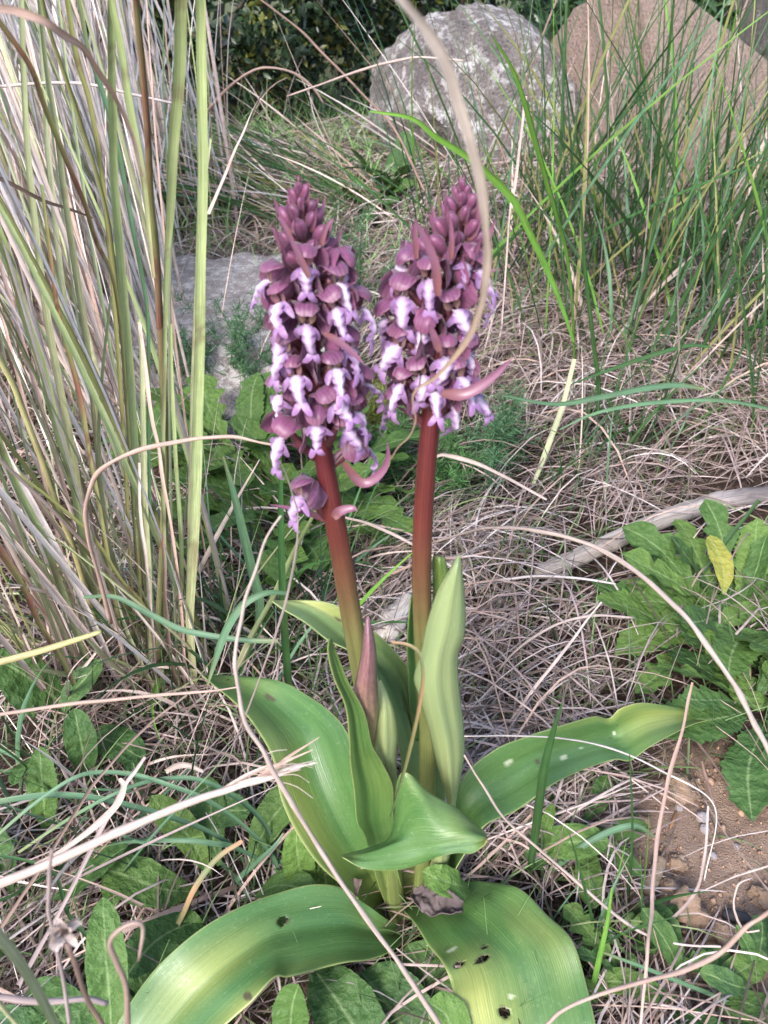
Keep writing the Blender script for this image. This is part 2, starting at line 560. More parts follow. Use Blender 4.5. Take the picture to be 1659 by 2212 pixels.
def strands_mesh(P, W, C, fold=0.2, tilt=None):
    """P (n,k,3) W (n,k) C (n,3) -> one mesh of keeled strands, vectorised."""
    n, k, _ = P.shape
    T = nrm(np.gradient(P, axis=1))
    N = np.zeros((n, 1, 3)); N[..., 2] = 1
    N = N + (rng.normal(0, 0.45, (n, 1, 3)) if tilt is None else tilt)
    S = nrm(np.cross(T, np.broadcast_to(N, P.shape))); B = np.cross(S, T)
    w = W[..., None]
    V = np.stack([P - S * w / 2, P + B * w * fold, P + S * w / 2], 2)
    f = grid_faces(k, 3)
    F = (f[None] + (np.arange(n) * k * 3)[:, None, None]).reshape(-1, 4)
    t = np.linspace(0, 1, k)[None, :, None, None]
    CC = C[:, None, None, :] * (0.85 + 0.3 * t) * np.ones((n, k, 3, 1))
    return V.reshape(-1, 3), F, CC.reshape(-1, 3)


def lay(x, y, th, L, h0, arc, bend, w, k=7):
    """Strands lying on the ground."""
    n = len(x)
    t = np.linspace(-0.5, 0.5, k)[None]
    a = th[:, None] + bend[:, None] * t
    dx = np.cos(a) * L[:, None] / (k - 1); dy = np.sin(a) * L[:, None] / (k - 1)
    X = x[:, None] + np.cumsum(dx, 1) - dx.sum(1, keepdims=True) / 2
    Y = y[:, None] + np.cumsum(dy, 1) - dy.sum(1, keepdims=True) / 2
    s = np.linspace(0, 1, k)[None]
    Z = gfun(X, Y) * 0.5 + gfun(x, y)[:, None] * 0.5 + h0[:, None] + arc[:, None] * 4 * s * (1 - s) + rng.normal(0, 0.004, (n, 1)) * (s - 0.5)
    W = w[:, None] * (0.35 + 0.65 * np.minimum(1, 5 * s * (1 - s) + 0.15))
    return np.stack([X, Y, Z], -1), W


def fan(n, y0, y1, p):
    u = rng.random(n)
    y = (y0 ** p + u * (y1 ** p - y0 ** p)) ** (1 / p)
    x = rng.uniform(-1, 1, n) * (0.76 * y + 0.32)
    return x, y


def thatch_density(x, y):
    d = np.ones_like(x)
    d *= 1 - 0.93 * soil_mask(x, y)
    # greener, barer pockets
    d *= 0.15 + 0.95 * sstep(-0.24, 0.18, vnoise(x * 7, y * 7, 9) + 0.55 * vnoise(x * 19, y * 19, 10))
    left = sstep(0.0, -0.25, x) * (1 - sstep(0.65, 0.9, y))
    d *= 1 - 0.5 * left
    for cu, cv, cr0 in ((1560, 1330, .10), (1450, 1400, .08), (1630, 1560, .08), (1640, 1230, .07)):
        c0 = Zp(cu, cv, 0.0)
        d = np.where((x - c0[0]) ** 2 + (y - c0[1]) ** 2 < cr0 ** 2, d * 0.25, d)
    c0 = Zp(505, 770, 0.08)
    d = np.where(((x - c0[0]) / .26) ** 2 + ((y - c0[1]) / .32) ** 2 < 1, d * 0.12, d)
    bp = np.array([Zp(u, v, 0.02)[:2] for u, v in px('1150,1250 1230,1222 1310,1186 1400,1145 1500,1108 1600,1085 1690,1070')])
    bp = cr(bp, 40)
    near = np.min((x[:, None] - bp[None, :, 0]) ** 2 + (y[:, None] - bp[None, :, 1]) ** 2, 1) < 0.055 ** 2
    d = np.where(near, d * 0.10, d)
    far_left = sstep(-0.1, -0.3, x) * sstep(2.0, 2.6, y)
    d *= 1 - 0.7 * far_left
    return d


def make_thatch():
    x, y = fan(98000, 0.10, 3.2, 1.0)
    keep = rng.random(len(x)) < thatch_density(x, y)
    x, y = x[keep], y[keep]
    n = len(x)
    flow = math.radians(50) + 1.3 * vnoise(x * 2.5, y * 2.5, 11)
    flow = np.where(x < -0.05, math.radians(100) + 2.0 * vnoise(x * 2.5, y * 2.5, 12), flow)
    th = flow + rng.normal(0, 0.75, n)
    L = rng.uniform(0.04, 0.22, n) * np.clip(0.75 + 0.35 * y, 0.8, 1.6)
    h0 = rng.random(n) ** 1.5 * 0.042 * np.clip(0.5 + y, 0.6, 1.5) * np.where(x > 0.05, 1.0, 0.7)
    arc = np.abs(rng.normal(0, 0.012, n)) * np.clip(L / 0.1, 0.3, 2)
    w = rng.uniform(0.0008, 0.0024, n) * np.clip(0.75 + 0.4 * y, 0.8, 1.8)
    P, W = lay(x, y, th, L, h0, arc, rng.normal(0, 0.22, n) * (1 + 2 * (rng.random(n) < 0.12)), w)
    C = straw_cols(n, 0.36)
    C *= 0.97
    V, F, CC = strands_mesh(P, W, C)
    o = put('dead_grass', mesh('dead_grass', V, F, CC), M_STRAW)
    tag(o, 'matted dead grass straws covering the ground around the orchids', 'dead grass', kind='stuff')


def make_fresh_grass():
    """Short green blades growing up through the straw: nobody could count them."""
    x, y = fan(27000, 0.2, 4.5, 0.9)
    d = 0.38 + 1.0 * np.clip(vnoise(x * 4, y * 4, 31) * 2.0, 0, 1)
    d += 2.0 * np.exp(-(((x + 0.15) / 0.17) ** 2 + ((y - 0.74) / 0.24) ** 2))
    d += 1.2 * sstep(-0.05, -0.4, x) * sstep(1.9, 2.4, y)
    d += 2.2 * np.exp(-(((x + 0.30) / 0.35) ** 2 + ((y - 1.9) / 0.5) ** 2))
    d *= 1 - 0.9 * soil_mask(x, y)
    keep = rng.random(len(x)) < d * 0.75
    x, y = x[keep], y[keep]; n = len(x); k = 6
    s = np.linspace(0, 1, k)[None]
    a = rng.uniform(0, 2 * math.pi, n)[:, None]
    L = rng.uniform(0.03, 0.12, n)[:, None] * np.clip(0.7 + 0.5 * y, 0.8, 1.8)[:, None]
    lean = rng.uniform(0.15, 1.2, n)[:, None]
    ang = lean + s * rng.uniform(0, 0.9, n)[:, None]
    r = np.cumsum(np.sin(ang), 1) * L / k; h = np.cumsum(np.cos(ang), 1) * L / k
    X = x[:, None] + r * np.cos(a); Y = y[:, None] + r * np.sin(a)
    P = np.stack([X, Y, gfun(x, y)[:, None] - 0.003 + h], -1)
    W = rng.uniform(0.0010, 0.0028, n)[:, None] * np.clip(0.7 + 0.5 * y, 0.8, 2)[:, None] * (1 - 0.85 * s ** 1.5)
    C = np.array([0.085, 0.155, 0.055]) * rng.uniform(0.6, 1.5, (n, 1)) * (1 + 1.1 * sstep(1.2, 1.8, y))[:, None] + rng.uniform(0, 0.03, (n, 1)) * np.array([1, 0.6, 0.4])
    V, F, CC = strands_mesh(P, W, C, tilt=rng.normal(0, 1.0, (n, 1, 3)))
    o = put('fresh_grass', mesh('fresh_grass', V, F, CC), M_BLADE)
    tag(o, 'short fresh green grass sprouting through the dead straw', 'grass', kind='stuff')


make_thatch()
make_fresh_grass()


# ------------------------------------------------------------------ boulders
def rock(name, centre, size, label, mat, cuts=(), seed=0, rough=0.12, sub=6, fine=0.02, cat='rock', group=None, rot=0.0):
    import bmesh
    bm = bmesh.new()
    bmesh.ops.create_icosphere(bm, subdivisions=sub, radius=1.0)
    V = np.array([v.co[:] for v in bm.verts]); F = np.array([[v.index for v in f.verts] for f in bm.faces])
    bm.free()
    off = Vector((seed * 3.7, seed * 1.3, seed * 2.1))
    D = np.array([mnoise.fractal(Vector(v) * 1.3 + off, 1.0, 2.0, 4) for v in V])
    D2 = np.array([mnoise.fractal(Vector(v) * 6 + off, 0.8, 2.0, 5) for v in V]) if sub > 3 else 0
    V = V * (1 + rough * D + fine * D2)[:, None]
    for (nx, ny, nz, d) in cuts:
        nn = np.array([nx, ny, nz], float); nn /= np.linalg.norm(nn)
        over = V @ nn - d
        V = V - np.where(over > 0, over * 0.9, 0)[:, None] * nn
    if sub > 3 and len(cuts):
        V = V * (1 + fine * 0.6 * D2)[:, None]
    V = V * np.array(size)
    c, s_ = math.cos(rot), math.sin(rot)
    V = V @ np.array([[c, s_, 0], [-s_, c, 0], [0, 0, 1]])
    o = put(name, mesh(name, V, F), mat, None, centre)
    return tag(o, label, cat, group)


b1 = Yp(1025, 232, 2.55)
rock('boulder', b1, (0.305, 0.30, 0.27), 'rounded grey boulder spotted with white lichen beside the tan slab', M_ROCK,
     cuts=((0.25, -0.2, 1, 0.86), (-1, -0.5, 0.5, 0.84), (0.2, -1, 0.35, 0.8), (-0.6, -0.6, -0.55, 0.78), (0.75, -0.2, 0.75, 0.84)), seed=1, fine=0.035)
b2 = Yp(1500, 300, 2.45)
rock('boulder', b2, (0.52, 0.40, 0.50), 'big tan boulder with a smooth sloping face beside the lichen boulder', M_ROCKTAN,
     cuts=((0.28, -0.75, 0.62, 0.62), (-0.95, -0.3, 0.1, 0.66), (0.53, 0.0, 0.848, 0.43)), seed=4, rough=0.10, fine=0.022)
b3 = Yp(1735, 40, 4.2)
rock('boulder', b3, (0.42, 0.35, 0.40), 'dark grey boulder among leafy weeds beyond the tan boulder', M_ROCKDARK,
     cuts=((-1, -0.3, 0.2, 0.8), (0, -1, 0.3, 0.8)), seed=7)
rl = G(505, 790)
rock('flat_rock', rl + np.array([-0.02, 0.06, 0.0]), (0.28, 0.34, 0.165), 'low pale grey rock half buried in grass behind the reeds', M_ROCKLOW,
     cuts=((0, -0.2, 1, 0.6), (0.1, -1, 0.7, 0.75)), seed=9, fine=0.04)


# ------------------------------------------------------------------ background shrubs
def leaf_cards(n, pos, size, cols, flat=0.5):
    """Small folded leaves: 6 verts, 4 quads-as-tris each."""
    a = nrm(rng.normal(0, 1, (n, 3)) + np.array([0, -0.3, -0.25]))
    b = nrm(np.cross(a, rng.normal(0, 1, (n, 3)) + np.array([0, 0, flat])))
    c = np.cross(a, b)
    L = size[:, None]
    w = L * 0.24
    base = pos; tip = pos + a * L
    mid = pos + a * L * 0.45 - c * L * 0.06
    l = pos + a * L * 0.42 + b * w + c * L * 0.04; r = pos + a * L * 0.42 - b * w + c * L * 0.04
    V = np.stack([base, l, mid, r, tip], 1).reshape(-1, 3)
    f = np.array([[0, 1, 2], [0, 2, 3], [1, 4, 2], [2, 4, 3]])
    F = (f[None] + (np.arange(n) * 5)[:, None, None]).reshape(-1, 3)
    C = np.repeat(cols, 5, 0)
    return V, F, C


def shrub(base, size, nclump, per, leaf, palette, label, seed, name='shrub', cat='shrub'):
    r2 = np.random.default_rng(seed)
    t = thing(name, base, label, cat)
    base = np.array(base); size = np.array(size)
    cl = nrm(r2.normal(0, 1, (nclump, 3))) * (r2.random((nclump, 1)) ** 0.45)
    cl = cl * size + base + np.array([0, 0, size[2] * 0.9])
    cl[:, 2] = np.maximum(cl[:, 2], base[2] + 0.06)
    cr_ = r2.uniform(0.10, 0.2, nclump) * size.mean() * 0.9
    idx = np.repeat(np.arange(nclump), per)
    pos = cl[idx] + nrm(r2.normal(0, 1, (len(idx), 3))) * (cr_[idx] * r2.random(len(idx)) ** 0.5)[:, None]
    pos[:, 2] = np.maximum(pos[:, 2], base[2] + 0.02)
    pal = np.array(palette)
    cols = pal[r2.integers(0, len(pal), len(idx))] * r2.uniform(0.6, 1.3, (len(idx), 1)) * r2.uniform(0.7, 1.3, nclump)[idx][:, None]
    V, F, C = leaf_cards(len(idx), pos, r2.uniform(leaf[0], leaf[1], len(idx)), cols)
    o = build('foliage', V, F, M_BUSH, t, C)
    o['kind'] = 'stuff'
    for i in range(7):
        tgt = cl[r2.integers(0, nclump)]
        P = cr([base + np.array([r2.uniform(-.05, .05), r2.uniform(-.05, .05), -0.04]), (base * 0.5 + tgt * 0.5) + r2.normal(0, 0.06, 3), tgt], 8)
        Vt, Ft, tt = tube(P, np.linspace(0.018, 0.004, 8), 6)
        build('branch', Vt, Ft, M_STRAW, t, np.array([0.09, 0.07, 0.055]) * np.ones((len(Vt), 1)))
    return t


DG = [[0.020, 0.042, 0.020], [0.028, 0.055, 0.024], [0.035, 0.065, 0.024], [0.018, 0.034, 0.022]]
g0 = lambda x, y: np.array([x, y, float(gfun(x, y))])
shrub(g0(-0.52, 3.25), (0.78, 0.42, 0.75), 150, 140, (0.022, 0.05), DG + [[0.10, 0.11, 0.02]], 'dark evergreen shrub standing between the pale reeds and the lichen boulder', 41)
shrub(g0(-2.1, 3.7), (0.9, 0.6, 0.8), 110, 110, (0.022, 0.05), DG, 'dark evergreen shrub screened by the pale dry reeds', 42)
shrub(g0(0.15, 3.7), (0.6, 0.4, 0.62), 100, 120, (0.022, 0.05), DG, 'dark evergreen shrub rising behind the lichen boulder', 43)
LG = [[0.055, 0.105, 0.035], [0.075, 0.13, 0.045], [0.045, 0.09, 0.045]]
shrub(g0(1.35, 4.4), (0.55, 0.4, 0.30), 50, 90, (0.05, 0.10), LG, 'leafy green weeds growing behind the tan boulder', 44, 'leafy_weed', 'weed')
shrub(g0(2.15, 3.35), (0.5, 0.3, 0.22), 40, 80, (0.05, 0.09), LG, 'leafy green weeds growing below the dark grey boulder', 45, 'leafy_weed', 'weed')
shrub(g0(-0.50, 2.1), (0.28, 0.22, 0.05), 22, 60, (0.02, 0.045), [[0.075, 0.14, 0.045], [0.09, 0.16, 0.05]], 'low bright green leafy weed in front of the dark shrub', 46, 'leafy_weed', 'weed')
shrub(g0(0.0, 7.5), (5.5, 1.2, 1.6), 260, 70, (0.10, 0.2), DG + LG, 'long dark hedge closing the view behind the boulders', 47, 'hedge', 'hedge')

# ================================================================== reeds, grasses, weeds
GREEN = {
    'reed': [(0, (0.32, 0.31, 0.175)), (0.3, (0.30, 0.36, 0.18)), (1, (0.29, 0.355, 0.155))],
    'pale': [(0, (0.34, 0.33, 0.20)), (1, (0.32, 0.37, 0.21))],
    'blue': [(0, (0.075, 0.145, 0.075)), (0.8, (0.095, 0.185, 0.105)), (1, (0.16, 0.19, 0.09))],
    'dark': [(0, (0.035, 0.082, 0.026)), (1, (0.04, 0.105, 0.034))],
    'bright': [(0, (0.10, 0.23, 0.04)), (1, (0.13, 0.27, 0.045))],
    'olive': [(0, (0.20, 0.195, 0.08)), (1, (0.19, 0.21, 0.075))],
    'straw': [(0, (0.50, 0.39, 0.34)), (1, (0.60, 0.50, 0.455))],
    'pink': [(0, (0.34, 0.23, 0.19)), (1, (0.46, 0.34, 0.29))],
    'brown': [(0, (0.20, 0.135, 0.105)), (1, (0.30, 0.20, 0.16))],
    'white': [(0, (0.62, 0.54, 0.51)), (1, (0.74, 0.67, 0.65))],
    'cane': [(0, (0.42, 0.36, 0.17)), (0.6, (0.44, 0.40, 0.19)), (1, (0.36, 0.36, 0.17))],
    'rust': [(0, (0.21, 0.22, 0.10)), (0.35, (0.20, 0.19, 0.085)), (0.5, (0.20, 0.085, 0.065)), (0.62, (0.19, 0.20, 0.08)), (0.8, (0.22, 0.11, 0.07)), (1, (0.19, 0.25, 0.085))],
    'tip': [(0, (0.10, 0.18, 0.07)), (0.4, (0.22, 0.19, 0.08)), (0.55, (0.30, 0.17, 0.095)), (0.7, (0.14, 0.18, 0.08)), (1, (0.30, 0.17, 0.10))],
    'fade': [(0, (0.66, 0.59, 0.55)), (0.3, (0.60, 0.51, 0.45)), (0.55, (0.45, 0.33, 0.24)), (1, (0.30, 0.205, 0.15))],
    'ashen': [(0, (0.26, 0.20, 0.19)), (1, (0.38, 0.31, 0.30))],
}


def blotch(t, c, amount, r):
    """Rusty leaf-spot marks along a blade."""
    if amount <= 0: return c
    c = c.copy()
    for _ in range(r.integers(2, 7)):
        a = r.random(); w = r.uniform(0.008, 0.04)
        m = np.exp(-((t - a) / w) ** 2)[:, None] * amount * (r.random(len(t)) > 0.35)[:, None]
        c = c * (1 - m) + np.array([0.13, 0.055, 0.045]) * m
    return c


def strand(name, pts, depth, w, pal, parent=None, kind='blade', mode='y', label=None, cat=None, group=None, n=None, fold=0.22, blot=0.0, twist=0.0):
    """A blade or stalk drawn through photo pixels; depth = world y or z along it, w = width in those pixels."""
    pts = px(pts) if isinstance(pts, str) else pts
    m = len(pts)
    seg = np.concatenate([[0], np.cumsum([math.hypot(pts[i + 1][0] - pts[i][0], pts[i + 1][1] - pts[i][1]) for i in range(m - 1)])])
    s = seg / seg[-1]
    d = np.interp(s, np.linspace(0, 1, len(depth)), depth)
    Q = np.array([(Yp if mode == 'y' else Zp)(p[0], p[1], dd) for p, dd in zip(pts, d)])
    n = n or max(14, min(110, int(seg[-1] / 12)))
    P = cr(Q, n)
    fwd = (P - CAMP) @ _F
    W = np.interp(np.linspace(0, 1, n), np.linspace(0, 1, len(w)), w) * fwd / FPX
    if pal in ('straw', 'pink', 'brown', 'white', 'ashen', 'fade'):
        tt_ = np.linspace(0, seg[-1] / 45, n); sd0 = int(pts[0][0]) % 97
        W = W * (1 + 0.4 * vnoise(tt_, tt_ * 0 + sd0, 3))
        P = P + np.stack([vnoise(tt_ * 0.8, tt_ * 0 + sd0 + 9, 4), vnoise(tt_ * 0.8, tt_ * 0 + sd0 + 17, 5), vnoise(tt_ * 0.8, tt_ * 0 + sd0 + 31, 6)], -1) * (W.mean() * 0.45)
        if kind == 'blade' and not twist: twist = (sd0 % 7 - 3) * 0.25
    r = np.random.default_rng(abs(hash((m, round(pts[0][0]), round(pts[0][1])))) % (2 ** 31))
    mat = M_DRYREED if pal in ('straw', 'pink', 'brown', 'white', 'cane', 'ashen', 'fade') else M_REED
    arc = np.concatenate([[0], np.cumsum(np.linalg.norm(np.diff(P, axis=0), axis=1))]) + r.uniform(0, 9)
    if kind == 'blade':
        N = nrm(CAMP - P) + r.normal(0, 0.35, 3)
        V, F, t = ribbon(P, W, N, fold, twist)
        V = V.reshape(-1, 3)
        # give the blade body: a second skin just behind it
        n3 = len(V)
        T = nrm(np.gradient(P, axis=0)); S = nrm(np.cross(T, np.broadcast_to(N, P.shape))); B = np.cross(S, T)
        back = V - np.repeat(B, 3, 0) * np.repeat(W * 0.05 + 0.00012, 3)[:, None]
        V = np.vstack([V, back]); F = np.vstack([F, F[:, ::-1] + n3]); t = np.concatenate([t, t])
        U = np.stack([np.tile([0, .5, 1.0], n), np.repeat(arc, 3)], -1); U = np.vstack([U, U])
    else:
        V, F, t = tube(P, W / 2, 7)
        U = np.vstack([np.stack([np.tile(np.abs(np.linspace(-1, 1, 7)), n), np.repeat(arc, 7)], -1), [[0, arc[0]], [0, arc[-1]]]])
    C = ramp(t, GREEN[pal]) * r.uniform(0.85, 1.15)
    if kind == 'blade': C[1::3] *= 1.28; C[0::3] *= r.uniform(0.82, 1.0)
    if name in ('dry_stalk', 'glume', 'awn'): C = C * (0.72 if pal in ('straw', 'white', 'fade') else 0.88)
    C = blotch(t, C, blot, r)
    o = build(name, V, F, mat, parent, C, U)
    if label: tag(o, label, cat, group)
    return o


def wblade(parent, base, az, lean, L, w, bend, pal, r, name='blade', k=9, fold=0.25, blot=0.0, tip=0.12, round_=False):
    s = np.linspace(0, 1, k)
    ang = lean + bend * s ** 1.3
    h = np.concatenate([[0], np.cumsum(np.cos(ang[:-1]) * L / (k - 1))])
    q = np.concatenate([[0], np.cumsum(np.sin(ang[:-1]) * L / (k - 1))])
    az2 = az + r.normal(0, 0.35) * s
    P = np.array(base) + np.stack([q * np.sin(az2), -q * np.cos(az2), h], -1)
    W = w * np.interp(s, [0, 0.15, 0.6, 1], [0.8, 1, 0.85, tip])
    if round_:
        V, F, t = tube(P, W / 2, 5, cap=False)
    else:
        a = r.uniform(0, math.pi)
        V, F, t = ribbon(P, W, (math.cos(a), math.sin(a) - 0.8, 0.35), fold, r.normal(0, 0.5))
    C = ramp(t, GREEN[pal]) * r.uniform(0.72, 1.28)
    if not round_: C[1::3] *= 1.22
    C = blotch(t, C, blot, r)
    mat = M_DRYREED if pal in ('straw', 'pink', 'brown', 'white', 'cane', 'ashen') else M_REED
    if parent is None: return V, F, C
    U = np.stack([np.tile([0, .5, 1.0], k), np.repeat(np.linspace(0, L, k) + r.uniform(0, 9), 3)], -1) if not round_ else None
    return build(name, V, F, mat, parent, C, U)


# ---- the big reed clump on the left: traced culms and blades
clump = thing('reed_clump', G(330, 1500), 'tall clump of green and rust-spotted reed stems beside the leaning orchid', 'reeds')
REEDS = [
    ('420,1480 410,1344 417,1197 425,1014 428,868 432,721 433,586 438,391 436,195 433,0 430,-160', (.53, .50, .46, .44, .42), (16, 26, 27, 26, 26, 24), 'reed', 'blade', 0.5),
    ('352,1420 356,1250 352,1000 356,800 358,651 361,553 368,456 374,325 387,163 391,0 394,-160', (.55, .50, .45, .41), (8, 10, 10, 14, 26, 31, 30), 'reed', 'blade', 0.4),
    ('345,1480 344,1344 351,1197 355,1087 355,904 348,721 345,700 338,553 325,423 319,293 309,163 293,0 280,-150', (.55, .52, .48, .44), (20, 20, 20, 18, 18, 16), 'rust', 'tube', 0.9),
    ('332,600 320,480 310,390 299,325 280,228 260,98 241,0 228,-150', (.485, .45, .42), (8, 14, 20, 19, 16), 'reed', 'blade', 0.4),
    ('322,1500 319,1270 304,1124 293,1014 282,831 271,685 260,553 247,391 244,260 241,120 240,-120', (.56, .54, .50, .47), (18, 24, 26, 24, 22, 20), 'reed', 'blade', 0.4),
    ('330,1350 322,1000 321,850 319,684 300,560 286,488 250,300 215,180 192,114 170,0', (.57, .53, .49), (8, 9, 12, 13, 10), 'blue', 'blade', 0.3),
    ('300,1300 275,900 251,635 208,521 182,439 146,352 98,234 65,143 0,49 -60,-40', (.57, .52, .46, .42), (8, 9, 12, 14, 14, 15), 'rust', 'blade', 0.8),
    ('310,1350 290,1000 265,720 251,610 234,482 208,374 176,273 140,163 111,81 91,0 80,-80', (.58, .54, .50), (9, 10, 11, 12, 11), 'olive', 'tube', 0.3),
    ('290,1380 270,1000 250,700 225,420 195,228 166,130 146,0 138,-90', (.60, .55, .50), (9, 11, 13, 14), 'olive', 'blade', 0.5),
    ('250,1450 225,1150 205,900 182,700 169,618 140,423 124,293 100,140 85,0', (.60, .56, .52), (12, 16, 18, 14, 10), 'pale', 'blade', 0.3),
    ('222,1420 205,1300 183,1197 157,1032 128,941 92,794 59,700 33,602 0,508 -60,380', (.58, .55, .52, .50), (16, 20, 22, 22, 22), 'reed', 'blade', 0.4),
    ('240,1420 210,1250 179,1124 157,978 121,794 99,666 80,520 60,330 50,120 45,-60', (.60, .57, .54), (14, 18, 19, 16, 12), 'pale', 'blade', 0.4),
    ('240,1430 201,1325 157,1179 128,1106 95,1007 59,912 29,831 0,776 -60,640', (.57, .55, .52), (14, 16, 16, 17), 'cane', 'tube', 0.2),
    ('265,1400 230,1180 190,959 179,886 157,794 124,666 110,560 90,400', (.58, .54, .50), (9, 12, 14, 12, 8), 'rust', 'blade', 0.9),
    ('215,1480 183,1417 139,1289 92,1161 37,1051 0,959 -50,850', (.54, .52, .50), (14, 18, 18, 17), 'reed', 'blade', 0.5),
    ('170,1500 139,1435 84,1344 48,1263 0,1190 -50,1110', (.50, .48, .46), (12, 14, 16), 'rust', 'blade', 0.9),
    ('170,1440 120,1330 60,1220 0,1110', (.53, .51, .49), (8, 12, 13, 9), 'pale', 'blade', 0.3),
    ('345,1480 320,1330 260,1250 200,1160 100,1070 0,1000', (.55, .53, .50), (6, 9, 9, 6), 'olive', 'blade', 0.5),
    ('325,1430 322,1250 314,1100 310,950 306,760 300,690', (.55, .53, .52), (12, 14, 15, 13, 8), 'pale', 'blade', 0.1),
    ('400,1500 395,1360 375,1180 350,1020 325,880 308,740 300,700', (.53, .51, .50), (7, 9, 13, 12), 'pink', 'blade', 0.2),
    ('385,1440 392,1200 380,1000 372,830 370,700', (.56, .55, .53), (10, 12, 10, 5), 'reed', 'blade', 0.3),
    ('402,1440 408,1150 414,900 420,720 428,560 440,420 455,300', (.57, .56, .55), (8, 10, 10, 8, 6), 'pale', 'blade', 0.3),
    ('300,1480 285,1330 240,1190 220,1060 214,930 222,800 240,640', (.58, .57, .56), (9, 12, 14, 10, 8), 'pale', 'blade', 0.3),
    ('515,1440 545,1370 593,1283 638,1185 684,1100', (.50, .50, .49), (22, 22, 18, 14), 'reed', 'blade', 0.2),
    ('338,1470 330,1360 318,1240 305,1120 300,1000', (.53, .52, .52), (6, 8, 8, 5), 'straw', 'blade', 0.0),
    ('280,1500 262,1400 230,1290 205,1210 190,1130', (.54, .53, .52), (8, 10, 9, 6), 'pink', 'blade', 0.2),
    ('385,1490 365,1400 358,1280 352,1150', (.52, .51, .51), (8, 10, 9, 5), 'brown', 'blade', 0.2),
]
for pts, dep, w, pal, kd, bl in REEDS:
    w = tuple(0.84 * q for q in w)
    strand('culm' if kd == 'tube' else 'blade', pts, dep, w, pal, clump, kd, blot=bl)
r1 = np.random.default_rng(101)
cb = np.array(clump.location)
for i in range(125):
    a = r1.uniform(0, 2 * math.pi); rr = 0.085 * math.sqrt(r1.random())
    b = cb + np.array([rr * 1.25 * math.cos(a) - 0.015, rr * math.sin(a) + 0.03, 0]); b[2] = float(gfun(b[0], b[1])) - 0.004
    pal = r1.choice(['pale', 'reed', 'straw', 'pink', 'white', 'ashen', 'olive'], p=[.28, .22, .2, .10, .14, .02, .04])
    short = r1.random() < 0.5
    L = r1.uniform(0.10, 0.30) if short else r1.uniform(0.45, 0.85)
    wblade(clump, b, r1.uniform(math.pi * 0.95, math.pi * 1.75) if not short else r1.uniform(0, 6.3), r1.uniform(0.02, 0.32) + (0.25 if short else 0), L,
           r1.uniform(0.0028, 0.006), r1.uniform(0.0, 0.35), pal, r1, blot=0.5 if pal in ('pale', 'reed') else 0)


def tuft(name, base, n, L, w, spread, azr, pals, pw, label, cat, seed, group=None, bend=(0, 0.5), rad=0.05, extra=0, round_=False, blot=0.15):
    r = np.random.default_rng(seed)
    base = np.array(base)
    t = thing(name, base, label, cat, group)
    bag = Bag()
    for i in range(n + extra):
        a = r.uniform(0, 2 * math.pi); rr = rad * math.sqrt(r.random())
        b = base + np.array([rr * 1.4 * math.cos(a), rr * math.sin(a), 0]); b[2] = float(gfun(b[0], b[1])) - 0.004
        pal = r.choice(pals, p=pw)
        args = (b, math.radians(r.uniform(*azr)), (abs(r.normal(0, spread)) + 0.03 if not isinstance(spread, tuple) else float(np.clip(r.normal(*spread), 0.3, 1.5))), r.uniform(*L), r.uniform(*w), r.uniform(*bend), pal, r)
        if i < n:
            wblade(t, *args, blot=blot, round_=round_)
        else:
            V, F, C = wblade(None, *args, blot=blot); bag.add(V, F, C)
    if extra:
        V, F, C, U = bag.out()
        o = build('finer_blades', V, F, M_STRAW, t, C); o['kind'] = 'stuff'
    return t


DRY = ['straw', 'pink', 'white', 'ashen', 'pale', 'reed']
PDRY = [.30, .10, .38, .02, .14, .06]
tuft('dry_reed_clump', G(120, 930), 90, (0.5, 1.0), (0.004, 0.008), 0.26, (180, 320), DRY, PDRY, 'pale dry reeds standing directly behind the green reed clump', 'reeds', 201, rad=0.18, extra=90)
tuft('dry_reed_clump', G(215, 800), 50, (0.5, 0.95), (0.004, 0.0075), 0.20, (180, 320), DRY, PDRY, 'pale dry reeds standing beside the low buried rock', 'reeds', 202, rad=0.13, extra=50)
tuft('dry_reed_clump', G(20, 700), 75, (0.6, 1.15), (0.005, 0.009), 0.28, (150, 330), DRY, PDRY, 'mass of whitish dry reeds at the outer side of the reed bed', 'reeds', 203, rad=0.26, extra=140)
tuft('dry_reed_clump', G(200, 520), 75, (0.6, 1.1), (0.005, 0.009), 0.22, (165, 330), DRY, PDRY, 'mass of whitish dry reeds against the reed-screened shrub', 'reeds', 204, rad=0.28, extra=140)
tuft('dry_reed_clump', G(30, 400), 60, (0.7, 1.2), (0.008, 0.014), 0.25, (165, 330), DRY, PDRY, 'wide-bladed whitish dry reeds at the shrub foot', 'reeds', 205, rad=0.36, extra=140)
tuft('bent_dry_grass', G(480, 330), 26, (0.15, 0.34), (0.004, 0.006), 0.85, (-180, 180), ['straw', 'pink', 'ashen', 'pale'], [.45, .25, .15, .15], 'tangle of bent dry grass at the foot of the dark shrub', 'dry grass', 206, rad=0.22, bend=(0.2, 1.3), extra=20)

